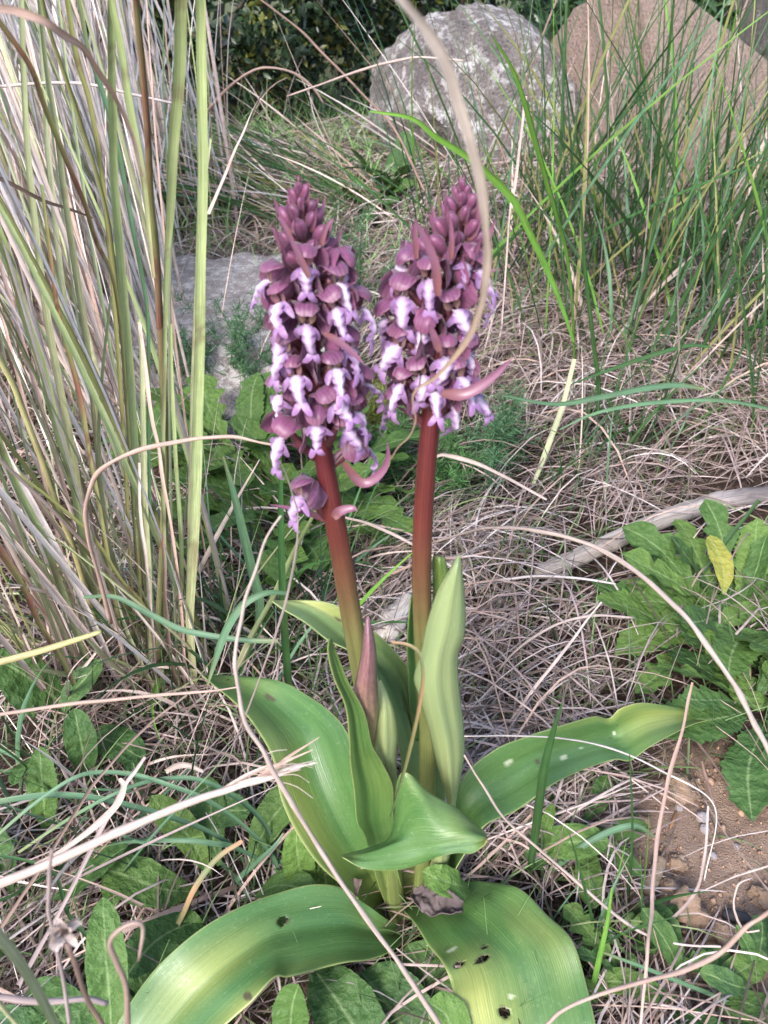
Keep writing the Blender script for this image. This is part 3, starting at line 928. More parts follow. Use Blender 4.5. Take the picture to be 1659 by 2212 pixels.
RUSH = ['dark', 'blue', 'olive', 'straw', 'pink', 'bright']
tuft('rush_tuft', G(1300, 640), 130, (0.34, 0.80), (0.0045, 0.008), 0.40, (-180, 180), RUSH, [.58, .14, .14, .05, .05, .04], 'tall green rush tuft in front of the gap between the two boulders', 'rushes', 301, rad=0.26, extra=70)
tuft('rush_tuft', G(1540, 680), 120, (0.28, 0.66), (0.0045, 0.008), 0.42, (-180, 180), RUSH, [.56, .16, .12, .06, .05, .05], 'tall green rush tuft in front of the tan boulder', 'rushes', 302, rad=0.26, extra=70)
tuft('rush_tuft', G(1130, 520), 32, (0.22, 0.5), (0.004, 0.0065), 0.5, (-180, 180), RUSH, [.30, .16, .14, .26, .10, .04], 'green and straw rush tuft at the foot of the lichen boulder', 'rushes', 303, rad=0.17, extra=20)
tuft('rush_tuft', G(1640, 880), 45, (0.25, 0.5), (0.003, 0.0052), 0.4, (-180, 180), RUSH, [.36, .22, .14, .16, .06, .06], 'green rush tuft growing beside the charred end of the fallen branch', 'rushes', 304, rad=0.14, extra=40)
tuft('rush_tuft', G(830, 400), 34, (0.28, 0.6), (0.0045, 0.007), (1.02, 0.22), (-130, -50), ['dark', 'blue', 'olive', 'straw', 'pink', 'white'], [.26, .2, .1, .24, .12, .08], 'sprawling green and straw rushes leaning away from the lichen boulder', 'rushes', 305, rad=0.2, bend=(0.0, 0.5), extra=25)
tuft('rush_tuft', G(760, 480), 60, (0.3, 0.6), (0.004, 0.006), (1.15, 0.15), (-130, -60), ['dark', 'blue', 'olive', 'straw', 'pink', 'white'], [.2, .14, .1, .32, .14, .1], 'flattened straw and green rushes lying behind the orchid tips', 'rushes', 306, rad=0.14, bend=(0.0, 0.5), extra=110)
tuft('grass_tuft', G(1310, 990), 26, (0.10, 0.26), (0.0025, 0.0042), 0.28, (-180, 180), ['dark', 'blue', 'bright', 'straw'], [.5, .25, .1, .15], 'small upright green grass tuft in straw above the fallen branch', 'grass tuft', 307, rad=0.06, extra=10)
tuft('grass_tuft', G(1250, 1090), 16, (0.08, 0.22), (0.0022, 0.0036), 0.35, (-180, 180), ['dark', 'blue', 'straw'], [.6, .25, .15], 'sparse green grass tuft at the middle of the fallen branch', 'grass tuft', 308, rad=0.05)
tuft('grass_tuft', G(570, 1390), 70, (0.10, 0.26), (0.003, 0.0055), 0.75, (-180, 180), ['dark', 'blue', 'bright', 'straw'], [.40, .32, .14, .14], 'leafy green grass tuft between the reeds and the orchids', 'grass tuft', 309, rad=0.06, bend=(0.2, 1.1))
tuft('grass_tuft', G(470, 1500), 26, (0.08, 0.20), (0.0025, 0.0045), 0.8, (-180, 180), ['dark', 'blue', 'straw', 'pink'], [.42, .22, .2, .16], 'green grass tuft at the foot of the reed clump', 'grass tuft', 310, rad=0.05, bend=(0.2, 1.1))
tuft('grass_tuft', G(680, 1220), 45, (0.09, 0.2), (0.0025, 0.0045), 0.8, (-180, 180), ['dark', 'blue', 'bright', 'straw'], [.45, .25, .1, .2], 'green grass tuft behind the bare stem of the leaning orchid', 'grass tuft', 311, rad=0.05, bend=(0.2, 1.0))
tuft('grass_tuft', G(1270, 2030), 15, (0.05, 0.12), (0.0018, 0.0036), 0.45, (-180, 180), ['bright', 'blue', 'dark', 'pale'], [.3, .3, .25, .15], 'thin green grass tuft between the broad leaf and the bare soil', 'grass tuft', 312, rad=0.03, bend=(0.1, 0.8))
tuft('grass_tuft', G(1085, 1290), 10, (0.06, 0.12), (0.002, 0.0032), 0.25, (-180, 180), ['olive', 'dark', 'rust'], [.5, .3, .2], 'few stiff olive grass blades in straw beside the upright orchid sheath', 'grass tuft', 313, rad=0.02)
tuft('grass_tuft', G(60, 1700), 20, (0.08, 0.2), (0.0025, 0.005), 0.7, (-180, 180), ['dark', 'blue', 'straw', 'pink'], [.35, .25, .2, .2], 'green and dry grass tuft below the yellow broken cane', 'grass tuft', 314, rad=0.05, bend=(0.2, 1.1))

tuft('grass_tuft', G(500, 880), 34, (0.14, 0.40), (0.002, 0.004), (0.7, 0.4), (-180, 180), ['straw', 'white', 'blue', 'dark', 'pale'], [.34, .16, .2, .15, .15], 'thin straw and green blades leaning over the low buried rock', 'grass tuft', 318, rad=0.16, bend=(0, 0.6))
tuft('grass_tuft', G(380, 1780), 40, (0.08, 0.2), (0.0018, 0.004), (0.85, 0.35), (-180, 180), ['dark', 'blue', 'straw', 'pink'], [.4, .25, .2, .15], 'fine green grass between the big arched leaf and the arching bluish grass', 'grass tuft', 319, rad=0.07, bend=(0, 0.8))
tuft('grass_tuft', G(130, 1820), 40, (0.08, 0.2), (0.0018, 0.004), (0.85, 0.35), (-180, 180), ['dark', 'blue', 'straw', 'pink'], [.4, .25, .2, .15], 'fine green grass under the thick dry stalk with an ear', 'grass tuft', 320, rad=0.08, bend=(0, 0.8))
tuft('dry_grass_tuft', G(230, 1760), 30, (0.08, 0.26), (0.0015, 0.0036), (1.05, 0.3), (-180, 180), ['straw', 'pink', 'ashen', 'brown'], [.3, .3, .2, .2], 'loose dry grass strewn under the arching bluish grass', 'dry grass', 315, rad=0.09, bend=(-0.1, 0.5))
tuft('dry_grass_tuft', G(330, 1950), 22, (0.06, 0.2), (0.0013, 0.003), (1.1, 0.3), (-180, 180), ['straw', 'pink', 'ashen', 'brown'], [.3, .25, .25, .2], 'loose dry grass beside the drooping yellow-blotched leaf', 'dry grass', 316, rad=0.07, bend=(-0.1, 0.5))
tuft('dry_grass_tuft', G(150, 1330), 30, (0.1, 0.3), (0.002, 0.0045), (0.8, 0.35), (150, 330), ['straw', 'pink', 'pale', 'reed', 'dark'], [.25, .2, .2, .2, .15], 'mixed dry and green blades spreading from the reed foot', 'dry grass', 317, rad=0.09, bend=(0, 0.6))

# ---- the arching bluish grass at lower left: one tuft, traced blades
tb = thing('grass_tuft', G(600, 1900), 'tuft of long arching bluish grass blades beneath the thick dry stalk', 'grass tuft')
for pts, dep, w, pal in [
    ('520,1835 449,1795 391,1772 312,1748 215,1725 137,1717 78,1719 0,1731 -40,1740', (.05, .09, .10, .09), (9, 13, 14, 12), 'blue'),
    ('613,1912 586,1846 527,1784 449,1729 371,1698 293,1674 215,1668 156,1682 78,1733 0,1799 -40,1840', (.01, .10, .12, .09), (8, 10, 10, 8, 7), 'blue'),
    ('603,1890 586,1811 559,1764 508,1721 449,1690 391,1680 312,1690 234,1721 137,1776 39,1842', (.01, .10, .11, .06), (8, 11, 10, 8, 6), 'blue'),
    ('560,1855 500,1828 469,1823 391,1815 273,1819 195,1838', (.04, .07, .07, .05), (8, 12, 12, 8), 'blue'),
    ('332,2092 352,2053 391,1983 422,1916 469,1854 523,1817', (.02, .04, .07, .09), (9, 12, 13, 9), 'tip'),
    ('312,2170 254,2112 195,2030 148,1975 117,1885 60,1860 0,1848', (.05, .08, .08, .06), (8, 8, 7, 6), 'dark'),
    ('508,1905 545,1870 590,1830 612,1800', (.02, .04, .06, .07), (12, 12, 8, 4), 'blue'),
]:
    strand('blade', pts, dep, w, pal, tb, mode='z', blot=0.15)

# ---- single blades
SB = [
    ('620,1282 580,1280 543,1294 515,1318 486,1367 466,1424 448,1481', (.43, .42, .41, .40), (8, 14, 18, 16, 4), 'blue', 'bluish grass blade bending down beside the big arched orchid leaf'),
    ('625,1480 620,1440 611,1296 607,1136 606,1013', (.48, .47, .46), (14, 17, 17, 14, 8), 'dark', 'stiff dark green blade ending under the lowest flowers of the leaning orchid'),
    ('558,1350 560,1296 541,1218 518,1120 502,1055 482,987', (.52, .51, .50), (16, 21, 20, 14, 5), 'blue', 'broad bluish blade rising between reeds and leaning orchid'),
    ('843,1766 861,1709 877,1652 893,1587 906,1526 914,1465 908,1416 885,1394 845,1387', (.262, .262, .268, .28), (4, 10, 10, 9, 8, 5), 'tip', 'thin hooked green blade crossing the pale orchid sheath'),
    ('1143,1890 1158,1785 1173,1673 1189,1601 1214,1519', (.33, .315, .305), (13, 19, 20, 15, 3), 'dark', 'straight dark green blade standing before the long white-spotted leaf'),
    ('1155,1910 1209,1867 1270,1821 1332,1791 1378,1785 1419,1811', (.335, .335, .345, .35), (6, 13, 14, 12, 4), 'blue', 'arching bluish blade beside the round-leaved seedling'),
    ('1613,2185 1540,2150 1460,2118 1380,2086 1301,2057', (.235, .245, .25), (9, 11, 10, 5), 'blue', 'long bluish blade lying across the soil edge below the clods'),
    ('1282,2010 1276,1970 1260,1908 1245,1850 1230,1801', (.285, .28, .275), (7, 7, 5, 2), 'dark', 'needle thin green blade next to the broad hole-eaten leaf'),
    ('1268,2190 1291,2087 1311,1995 1322,1918', (.25, .245, .24), (10, 12, 9, 3), 'bright', 'pointed bright green blade at the broad leaf margin'),
    ('1358,2010 1355,1960 1362,1870 1366,1780 1360,1630', (.32, .315, .31), (8, 8, 6, 2), 'dark', 'thin upright green blade on the soil side of the seedling'),
    ('1240,740 1209,649 1179,577 1152,520 1121,455 1100,422 1021,348 941,296 889,256 799,240', (.98, .96, .93, .90, .88), (6, 13, 15, 16, 12, 4), 'bright', 'bright green blade bent over above the upright orchid'),
    ('1240,790 1238,699 1232,615 1221,535 1200,460 1174,370 1147,275 1126,200 1100,137 1063,79', (.99, .97, .94, .92), (10, 11, 14, 20, 20, 12, 4), 'bright', 'tall bright green blade standing before the lichen boulder'),
    ('1241,775 1217,871 1194,936 1171,997 1152,1046', (.985, .93, .87), (9, 12, 12, 7), 'pale', 'pale green drooping end of the tall bright grass'),
    ('1087,855 1198,873 1293,859 1388,840 1465,832 1522,840', (.86, .88, .92), (4, 12, 13, 8), 'blue', 'flat green blade lying level across the straw'),
    ('1236,829 1331,794 1407,768 1484,747 1533,749', (.92, .95, .98), (3, 10, 9, 5), 'dark', 'dark green blade lying above the level green blade'),
    ('1209,928 1274,897 1350,878 1446,867 1560,865 1659,882 1700,895', (.82, .85, .88), (3, 9, 9, 8), 'blue', 'long green blade lying below the level green blade'),
    ('1290,900 1293,830 1282,740 1262,560 1255,432', (.95, .93, .90), (8, 10, 9, 4), 'dark', 'upright rush blade rooted in straw beside the bright green blades'),
    ('1640,1080 1560,1180 1480,1290 1440,1330', (.70, .69, .66), (8, 9, 6, 3), 'dark', 'slanting dark green blade over the toothed weed leaves'),
    ('180,1290 250,1290 330,1330 400,1362 520,1382 600,1385', (.46, .44, .43), (6, 13, 13, 9), 'blue', 'bluish blade sweeping across the foot of the reeds'),
    ('1235,1468 1235,1430 1205,1390 1190,1340 1175,1280', (.60, .59, .58), (5, 8, 7, 2), 'dark', 'short dark green blade in straw above the long white-spotted leaf'),
]
for pts, dep, w, pal, lab in SB:
    strand('long_grass', pts, dep, w, pal, None, 'blade', label=lab, cat='grass', blot=0.1)

# ---- single dry stalks
DS = [
    ('820,-60 865,0 940,100 985,200 1015,300 1040,400 1052,520 1048,600 1035,680 1000,748 939,817 904,840 890,858 893,885 896,909 888,934 865,963 843,991', 'y', (.205, .215, .225, .235, .25, .27, .285, .295), (18, 24, 24, 18, 15, 11, 5, 3, 3, 2.5), 'fade', 'blade', 'long pale dry blade drooping across the upright orchid spike'),
    ('238,1345 209,1234 190,1161 186,1106 194,1058 220,1014 293,976 403,950 480,944 549,952 600,968', 'y', (.42, .40, .38, .36, .35), (8, 9, 10, 10, 8, 4), 'pink', 'tube', 'arched pinkish dry stalk touching the leaning orchid flowers'),
    ('-60,1938 0,1912 117,1862 234,1811 352,1756 469,1709 566,1682 648,1655', 'y', (.245, .25, .255, .26), (20, 19, 18, 17, 13), 'straw', 'tube', 'thick dry stalk with an awned ear against the big arched leaf'),
    ('1000,2290 935,2190 872,2098 808,2009 745,1916 681,1819 608,1697 568,1623 527,1554 513,1493 507,1432 515,1359 539,1269 573,1169 605,1112', 'y', (.175, .20, .225, .24, .26, .27), (11, 11, 11, 10, 8, 4), 'straw', 'tube', 'long bowed dry stalk running over two leaves of the leaning orchid'),
    ('480,1690 511,1595 543,1514 568,1448 596,1367 617,1302 638,1201 645,1136 638,1087 625,1039 606,993', 'y', (.37, .34, .31, .29), (5, 8, 11, 12, 10, 4), 'ashen', 'blade', 'greyish dry stalk hanging from the lowest flower of the leaning orchid'),
    ('935,1172 1026,1147 1083,1142 1140,1144 1217,1157 1293,1186 1369,1231 1446,1296 1503,1361 1560,1441 1598,1502 1629,1560 1659,1617 1700,1710', 'y', (.52, .48, .44, .38, .34, .31), (5, 8, 10, 12, 13, 14), 'straw', 'tube', 'long pale stalk arching over the branch and the toothed weed'),
    ('1720,1930 1659,1970 1618,2000 1552,2062 1475,2098 1398,2118 1296,2149 1219,2180 1178,2212 1120,2270', 'y', (.20, .19, .18, .17), (9, 10, 10, 9, 8), 'pink', 'tube', 'pinkish curved stalk across the tip of the broad hole-eaten leaf'),
    ('1496,1473 1475,1576 1444,1678 1419,1816 1409,1944 1398,2057 1383,2210 1375,2290', 'y', (.40, .34, .28, .22, .19), (5, 8, 8, 7, 6), 'pink', 'blade', 'upright dry straw between the long white-spotted leaf and the soil'),
    ('1004,1632 1040,1693 1091,1770 1168,1837 1245,1903 1322,1970 1373,2006 1450,2036 1557,2046', 'y', (.30, .29, .285, .275, .265), (4, 6, 7, 7, 5), 'straw', 'tube', 'pale stalk from the long white-spotted leaf to the clay clods'),
    ('1004,1591 1100,1590 1219,1596 1322,1617 1424,1663 1544,1742 1521,1903', 'y', (.32, .345, .36, .345, .31), (3, 4, 4, 3), 'white', 'tube', 'kinked thin pale stem crossing the long white-spotted leaf to bare soil'),
    ('1135,208 1125,300 1112,400 1102,450 1095,560 1085,700', 'y', (1.05, 1.0, .97), (7, 6, 5, 3), 'straw', 'blade', 'straight whitish straw behind the upright orchid'),
    ('450,462 502,342 534,270 568,194', 'y', (1.05, 1.1, 1.15), (10, 11, 11, 8), 'straw', 'blade', 'snapped pale reed pointing up before the dark shrub'),
    ('443,247 492,192 541,156 586,145 638,159 677,189 700,225', 'y', (1.9, 1.9, 1.95), (7, 6, 5, 4), 'pink', 'tube', 'hooped dry stalk before the dark shrub'),
    ('619,207 703,179 801,146 866,129 918,125 1000,131', 'y', (1.5, 1.45, 1.4), (3, 5, 5, 4), 'straw', 'tube', 'long dry stalk pointing from the shrub to the lichen boulder'),
    ('540,-20 563,0 638,55 703,120 785,205 850,277 918,413', 'y', (1.7, 1.5, 1.3), (4, 5, 5, 6), 'brown', 'tube', 'reddish stem slanting down from the dark shrub'),
    ('0,186 120,178 200,185 300,208 400,230', 'y', (.75, .7, .72), (7, 7, 6, 4), 'white', 'tube', 'thin whitish stalk arching across the upper reeds'),
    ('-40,375 0,385 80,428 130,445 200,470', 'y', (.52, .55, .6), (10, 10, 8, 4), 'brown', 'blade', 'brown dry blade slanting across the reed bed'),
    ('-60,10 20,22 110,55 180,110 235,190 280,280 310,380', 'y', (.36, .37, .40, .44), (16, 16, 13, 10, 6), 'pink', 'blade', 'pinkish dry blade crossing the reed tops'),
    ('-40,1549 0,1543 156,1520 312,1504 410,1496 519,1485', 'y', (.36, .37, .38), (9, 9, 8, 4), 'pink', 'tube', 'pinkish stalk lying level in front of the reed feet'),
    ('-40,1442 0,1430 78,1409 156,1385 219,1364', 'y', (.43, .44, .45), (17, 16, 14, 10), 'cane', 'tube', 'yellow broken cane lying across the reed feet'),
    ('-40,2060 0,2006 59,1916 117,1830 176,1733 234,1655 332,1557 402,1502', 'y', (.25, .29, .33, .38), (12, 11, 10, 9, 6), 'pink', 'blade', 'slanting dry blade leaning on the foot of the reeds'),
    ('40,2130 62,2088 137,1955 219,1791 273,1694 312,1635', 'y', (.23, .27, .31, .35), (10, 10, 10, 6), 'ashen', 'blade', 'greyish dry blade under the thick dry stalk'),
    ('75,1870 130,1840 200,1790 250,1740 270,1700 262,1680', 'y', (.27, .28, .29), (8, 13, 14, 8), 'straw', 'blade', 'curled dry blade looped over the thick dry stalk'),
    ('277,2230 273,2131 250,2080 238,2041 258,2010 293,1995 309,2014 301,2073', 'y', (.145, .15, .155), (13, 12, 10, 9, 6), 'pink', 'tube', 'hooked dry tendril near the drooping yellow-blotched leaf'),
    ('-30,2152 0,2155 90,2160 176,2157 230,2170', 'y', (.165, .165, .17), (15, 14, 10), 'ashen', 'tube', 'greyish stalk lying below the dead flower head'),
    ('355,1665 380,1655 410,1656 440,1668', 'y', (.40, .40, .39), (11, 14, 14, 10), 'straw', 'blade', 'short curled straw lying between reeds and big arched leaf'),
    ('746,1117 801,1133 892,1175 960,1215 1020,1250', 'y', (.62, .60, .58), (6, 7, 6, 4), 'straw', 'tube', 'pinkish straw passing behind both orchid stems'),
    ('940,985 960,982 1000,992 1050,1008 1107,1038 1180,1080', 'y', (.74, .73, .70), (6, 9, 7, 4), 'straw', 'blade', 'folded straw beside the bare stem of the upright orchid'),
    ('830,1245 930,1208 1000,1205 1060,1190', 'y', (.66, .66, .68), (7, 6, 4), 'pink', 'tube', 'straw lying behind the pale sheath of the upright orchid'),
    ('1026,1260 1090,1252 1150,1245 1230,1247 1330,1262', 'y', (.66, .66, .64), (6, 6, 5), 'white', 'tube', 'pale straw lying across the broken end of the branch'),
    ('1100,1560 1160,1480 1230,1390 1300,1300', 'y', (.47, .51, .58), (6, 7, 6, 4), 'straw', 'blade', 'long straw leaning over the litter above the long white-spotted leaf'),
    ('1040,1500 1110,1410 1200,1350 1290,1330 1370,1335', 'y', (.53, .56, .58), (5, 6, 6, 4), 'straw', 'tube', 'curved straw between the upright orchid and the toothed weed'),
    ('1640,2010 1606,2010 1584,1960 1590,1920 1600,1905 1625,1895', 'y', (.265, .27, .28), (4, 5, 5, 3), 'straw', 'tube', 'thin hooked straw standing on the bare soil'),
    ('1430,2005 1500,1930 1522,1850 1530,1740', 'y', (.29, .30, .33), (7, 7, 6, 4), 'ashen', 'blade', 'greyish twig bent over the bare soil'),
    ('1515,1643 1524,1680 1541,1735', 'y', (.40, .39, .37), (6, 8, 6), 'brown', 'tube', 'short dark twig poking out under the toothed weed'),
]
for pts, mode, dep, w, pal, kd, lab in DS:
    o = strand('dry_stalk', pts, dep, w, pal, None, kd, mode=mode, label=lab, cat='dry stalk', blot=0.12)
    if 'awned ear' in lab:
        # the ear: long narrow glumes and hair-fine awns as parts
        r = np.random.default_rng(5)
        for i in range(9):
            u0, v0 = 470 + i * 15 + r.uniform(-6, 6), 1708 - i * 4.2
            ln = r.uniform(90, 170); an = r.uniform(-0.62, -0.25)
            u1, v1 = u0 + ln * math.cos(an), v0 + ln * math.sin(an)
            strand('glume', [(u0, v0), ((u0 + u1) / 2, (v0 + v1) / 2 - 4), (u1, v1)], (.258, .256), (4, 7, 1), r.choice(['straw', 'pink', 'white']), o, 'blade', n=10)
        for i in range(9):
            u0, v0 = 520 + r.uniform(0, 90), 1690 - r.uniform(0, 25)
            an = r.uniform(-0.7, 0.5); ln = r.uniform(60, 130)
            strand('awn', [(u0, v0), (u0 + ln * 0.6 * math.cos(an), v0 + ln * 0.6 * math.sin(an)), (u0 + ln * math.cos(an), v0 + ln * math.sin(an) + 20)], (.258, .255), (1.8, 0.8), 'straw', o, 'blade', n=8)

# blurred foreground at bottom left: two thick green blades and a dead flower head on its stalk
strand('long_grass', '-40,1965 0,2022 39,2073 78,2135 117,2209 150,2290', (.125, .13, .135), (26, 27, 27, 24), 'pale', None, 'blade', label='long thick yellow-green blade passing below the dead flower head', cat='grass')
strand('long_grass', '-50,2100 0,2165 40,2212 80,2280', (.115, .12), (26, 26, 24), 'pale', None, 'blade', label='short thick yellow-green blade beside a longer one', cat='grass')
dh = strand('dead_flower', '240,2290 219,2212 195,2170 168,2104 145,2040', (.15, .145, .14), (14, 13, 11, 9), 'brown', None, 'tube', label='dry brown flower head on a dark stalk beside a hooked tendril', cat='dead flower')
r = np.random.default_rng(8)
hc = Yp(140, 2016, .14)
for i in range(14):
    d = nrm(r.normal(0, 1, 3) + np.array([0, 0, 0.5]))
    P = cr([hc - d * 0.001, hc + d * 0.004 + np.array([0, 0, .001]), hc + d * 0.0065 - np.array([0, 0, .001])], 6)
    V, F, t = ribbon(P, [0.002, .003, .0032, .003, .002, .0008], (0.3, -1, 0.4), 0.3)
    build('dry_petal', V, F, M_STRAW, dh, ramp(t, GREEN['straw']))
strand('dry_stalk', '110,1835 105,1890 104,1960 112,2010 135,2110 150,2220', (.155, .15, .145), (9, 9, 8, 8), 'ashen', None, 'tube', label='thin grey stem beside the dead flower head', cat='dry stalk')


# ------------------------------------------------------------------ weeds
def leaf_surface(P, W, S, N, lobes=0, depth=0.4, k=7, vee=0.12, rip=0.06, r=None, teeth=0.0):
    """P centreline (n,3), W half widths (n), S side, N normal -> leaf with lobed or toothed margin."""
    n = len(P)
    t = np.linspace(0, 1, n)
    s = np.linspace(-1, 1, k)
    V = np.zeros((n, k, 3))
    ph = r.uniform(0, 6.3, 4)
    for j, sj in enumerate(s):
        w = W.copy()
        if lobes:
            off = 0.06 if sj < 0 else 0.0
            sw = ((t + off) * lobes) % 1.0
            sw = np.where(sw < 0.72, sw / 0.72, (1 - sw) / 0.28)
            w = w * (1 - depth * (1 - sw) * sstep(0.04, 0.2, t) * (1 - 0.65 * sstep(0.72, 0.95, t)))
        if teeth:
            w = w * (1 + teeth * (((t * 17 + (0.5 if sj < 0 else 0)) % 1.0) - 0.5))
        up = vee * np.abs(sj) * w + rip * W * np.abs(sj) ** 2 * np.sin(t * 17 + ph[0] + (2 if sj > 0 else 0)) + 0.03 * W * np.sin(t * 40 + ph[1]) * np.abs(sj)
        V[:, j] = P + S * (sj * w)[:, None] + N * up[:, None]
    U = np.stack(np.meshgrid(s * 0.5 + 0.5, t), -1).reshape(-1, 2)
    return V.reshape(-1, 3), grid_faces(n, k), U


def leaf_variant(kind, seed):
    """Leaf of unit length along +X, lying in the XY plane, tip arching."""
    r = np.random.default_rng(seed)
    n = {'lobed': 46, 'oval': 20, 'toothed': 40}[kind]
    t = np.linspace(0, 1, n)
    arch = r.uniform(0.15, 0.5)
    ang = 0.25 - arch * 1.8 * t
    P = np.stack([np.cumsum(np.cos(ang)) / n, 0.04 * np.sin(t * 5 + seed), np.cumsum(np.sin(ang)) / n], -1)
    T = nrm(np.gradient(P, axis=0)); N = nrm(np.cross(T, np.cross(np.array([0, 0, 1.0]), T))); S = np.cross(N, T)
    if kind == 'lobed':
        W = 0.20 * np.interp(t, [0, .12, .3, .55, .78, .92, 1], [.12, .2, .55, .9, 1, .62, .0])
        V, F, U = leaf_surface(P, W, S, N, r.integers(4, 6), 0.55, 9, 0.15, 0.10, r)
    elif kind == 'toothed':
        W = 0.19 * np.interp(t, [0, .1, .3, .6, .85, 1], [.15, .3, .7, 1, .7, .0])
        V, F, U = leaf_surface(P, W, S, N, 0, 0, 9, 0.15, 0.13, r, teeth=0.25)
    else:
        W = 0.19 * np.interp(t, [0, .08, .3, .6, .85, .96, 1], [.16, .25, .75, 1, .78, .4, .0])
        V, F, U = leaf_surface(P, W, S, N, 0, 0, 9, 0.14, 0.05, r)
    return V, F, U


LEAFM = {}
for kd, num in (('lobed', 6), ('oval', 4), ('toothed', 5)):
    for pname, c in (('mid', (0.066, 0.125, 0.030)), ('light', (0.115, 0.190, 0.042)), ('blue', (0.052, 0.108, 0.038)), ('yellow', (0.42, 0.36, 0.06))):
        LEAFM[kd, pname] = []
        for i in range(num):
            V, F, U = leaf_variant(kd, 50 + i)
            me = mesh('leaf', V, F, np.array(c) * np.ones((len(V), 1)), U)
            me.materials.append(M_WEED)
            LEAFM[kd, pname].append(me)


def rosette(base, n, L, kinds, pals, label, seed, cat='weed', name='weed', az=(0, 360), el=(0.05, 0.7), rad=0.01):
    r = np.random.default_rng(seed)
    base = np.array(base)
    base = base + np.array([0, 0, 0.012])
    t = thing(name, base, label, cat)
    for i in range(n):
        me = LEAFM[r.choice(kinds), r.choice(pals)]
        me = me[r.integers(0, len(me))]
        o = put('leaf', me, None, t)
        a = math.radians(r.uniform(*az)) if az != (0, 360) else i * 2.39996 + r.normal(0, 0.2)
        o.rotation_euler = (r.normal(0, 0.2), -r.uniform(*el), a)
        l = r.uniform(*L)
        o.scale = (l, l * r.uniform(0.8, 1.15), l)
        o.location = (rad * math.cos(a), rad * math.sin(a), 0.004 + 0.008 * r.random())
    return t


rosette(G(1575, 1365), 26, (0.09, 0.15), ['toothed', 'lobed', 'lobed'], ['mid', 'light', 'light'], 'large green rosette of toothed leaves below the fallen branch', 401, el=(0.05, 0.75), rad=0.02)
rosette(G(1490, 1410), 12, (0.08, 0.12), ['lobed', 'lobed', 'toothed'], ['mid', 'light'], 'green rosette of toothed leaves above the long orchid leaf tip', 402, el=(0.02, 0.45), rad=0.015)
rosette(G(1630, 1560), 15, (0.08, 0.13), ['lobed', 'toothed'], ['mid', 'blue', 'light'], 'jagged green rosette hanging over the bare soil', 403, el=(0.0, 0.5), rad=0.015)
yl = rosette(G(1565, 1330, 0.045), 1, (0.075, 0.075), ['oval'], ['yellow'], 'single yellow leaf lying in the toothed rosette', 404, cat='leaf', name='yellow_leaf', az=(80, 100), el=(0.3, 0.4))
rosette(G(1660, 1250), 8, (0.05, 0.08), ['lobed', 'toothed'], ['mid', 'light'], 'green toothed weed close beside the fallen branch', 405, el=(0.05, 0.5))
rosette(G(520, 1020, 0.02), 20, (0.12, 0.19), ['lobed', 'toothed'], ['light', 'mid'], 'lobed green rosette between the buried rock and the reeds', 406, el=(0.1, 0.8), rad=0.02)
rosette(G(640, 1140, 0.02), 18, (0.11, 0.17), ['lobed'], ['light'], 'lobed light green rosette behind the leaning orchid stem', 407, el=(0.05, 0.6), rad=0.02)
rosette(G(690, 1070, 0.02), 14, (0.10, 0.16), ['lobed'], ['light', 'mid'], 'lobed green rosette close behind the lowest flowers of the leaning orchid', 408, el=(0.05, 0.6), rad=0.02)
rosette(G(560, 1180, 0.01), 14, (0.08, 0.14), ['lobed'], ['mid', 'light'], 'small lobed rosette in the grass beside the reeds', 409, el=(0.1, 0.8), rad=0.02)
rosette(G(850, 440), 16, (0.10, 0.16), ['oval'], ['mid', 'blue'], 'dark green narrow-leaved herb at the foot of the lichen boulder', 410, el=(0.2, 1.1), rad=0.03, name='leafy_herb', cat='herb')
rosette(G(780, 470), 9, (0.09, 0.14), ['oval'], ['mid', 'blue'], 'star of narrow dark leaves between the two orchid tips', 411, el=(0.1, 0.8), rad=0.02, name='leafy_herb', cat='herb')
rosette(G(1330, 800), 10, (0.05, 0.09), ['toothed', 'oval'], ['blue', 'mid'], 'small dark weed shaded in the straw hollow', 412, el=(0.1, 0.7), rad=0.03)
rosette(G(110, 1620), 4, (0.05, 0.09), ['oval'], ['blue', 'mid', 'blue'], 'green weed with long leaves at the foot of the reeds', 413, el=(0.2, 1.0), rad=0.02)
rosette(G(330, 1790), 3, (0.06, 0.10), ['oval'], ['mid', 'blue'], 'dark green weed under the arching bluish grass', 414, el=(0.1, 0.9), rad=0.02)
rosette(G(60, 2000), 3, (0.05, 0.08), ['oval'], ['mid', 'blue'], 'small dark weed beneath slanting dry blades', 415, el=(0.1, 0.7), rad=0.02)
rosette(G(500, 1960), 8, (0.06, 0.10), ['oval'], ['mid', 'light'], 'green weed hidden behind the drooping yellow-blotched leaf', 416, el=(0.3, 1.0), rad=0.02)
rosette(G(1390, 2150), 12, (0.03, 0.055), ['lobed', 'oval'], ['mid', 'blue', 'light'], 'small soft green weed beside the broad hole-eaten leaf', 417, el=(0.1, 0.7), rad=0.02)
rosette(G(1490, 2190), 8, (0.035, 0.06), ['oval'], ['mid', 'light'], 'round-leaved seedling under the pinkish curved stalk', 418, el=(0.1, 0.6), rad=0.012)
rosette(G(1240, 1830), 7, (0.035, 0.062), ['oval'], ['light', 'mid'], 'light green round-leaved seedling below the long white-spotted leaf', 419, el=(0.05, 0.5), rad=0.008)
rosette(G(1320, 2060), 9, (0.015, 0.03), ['oval'], ['light', 'mid'], 'tiny green seedling between broad leaf and clay clods', 420, el=(0.1, 0.8), rad=0.01)
rosette(G(1640, 2170), 7, (0.03, 0.05), ['oval'], ['blue', 'mid'], 'small seedling beside the white stone', 421, el=(0.1, 0.7), rad=0.01)


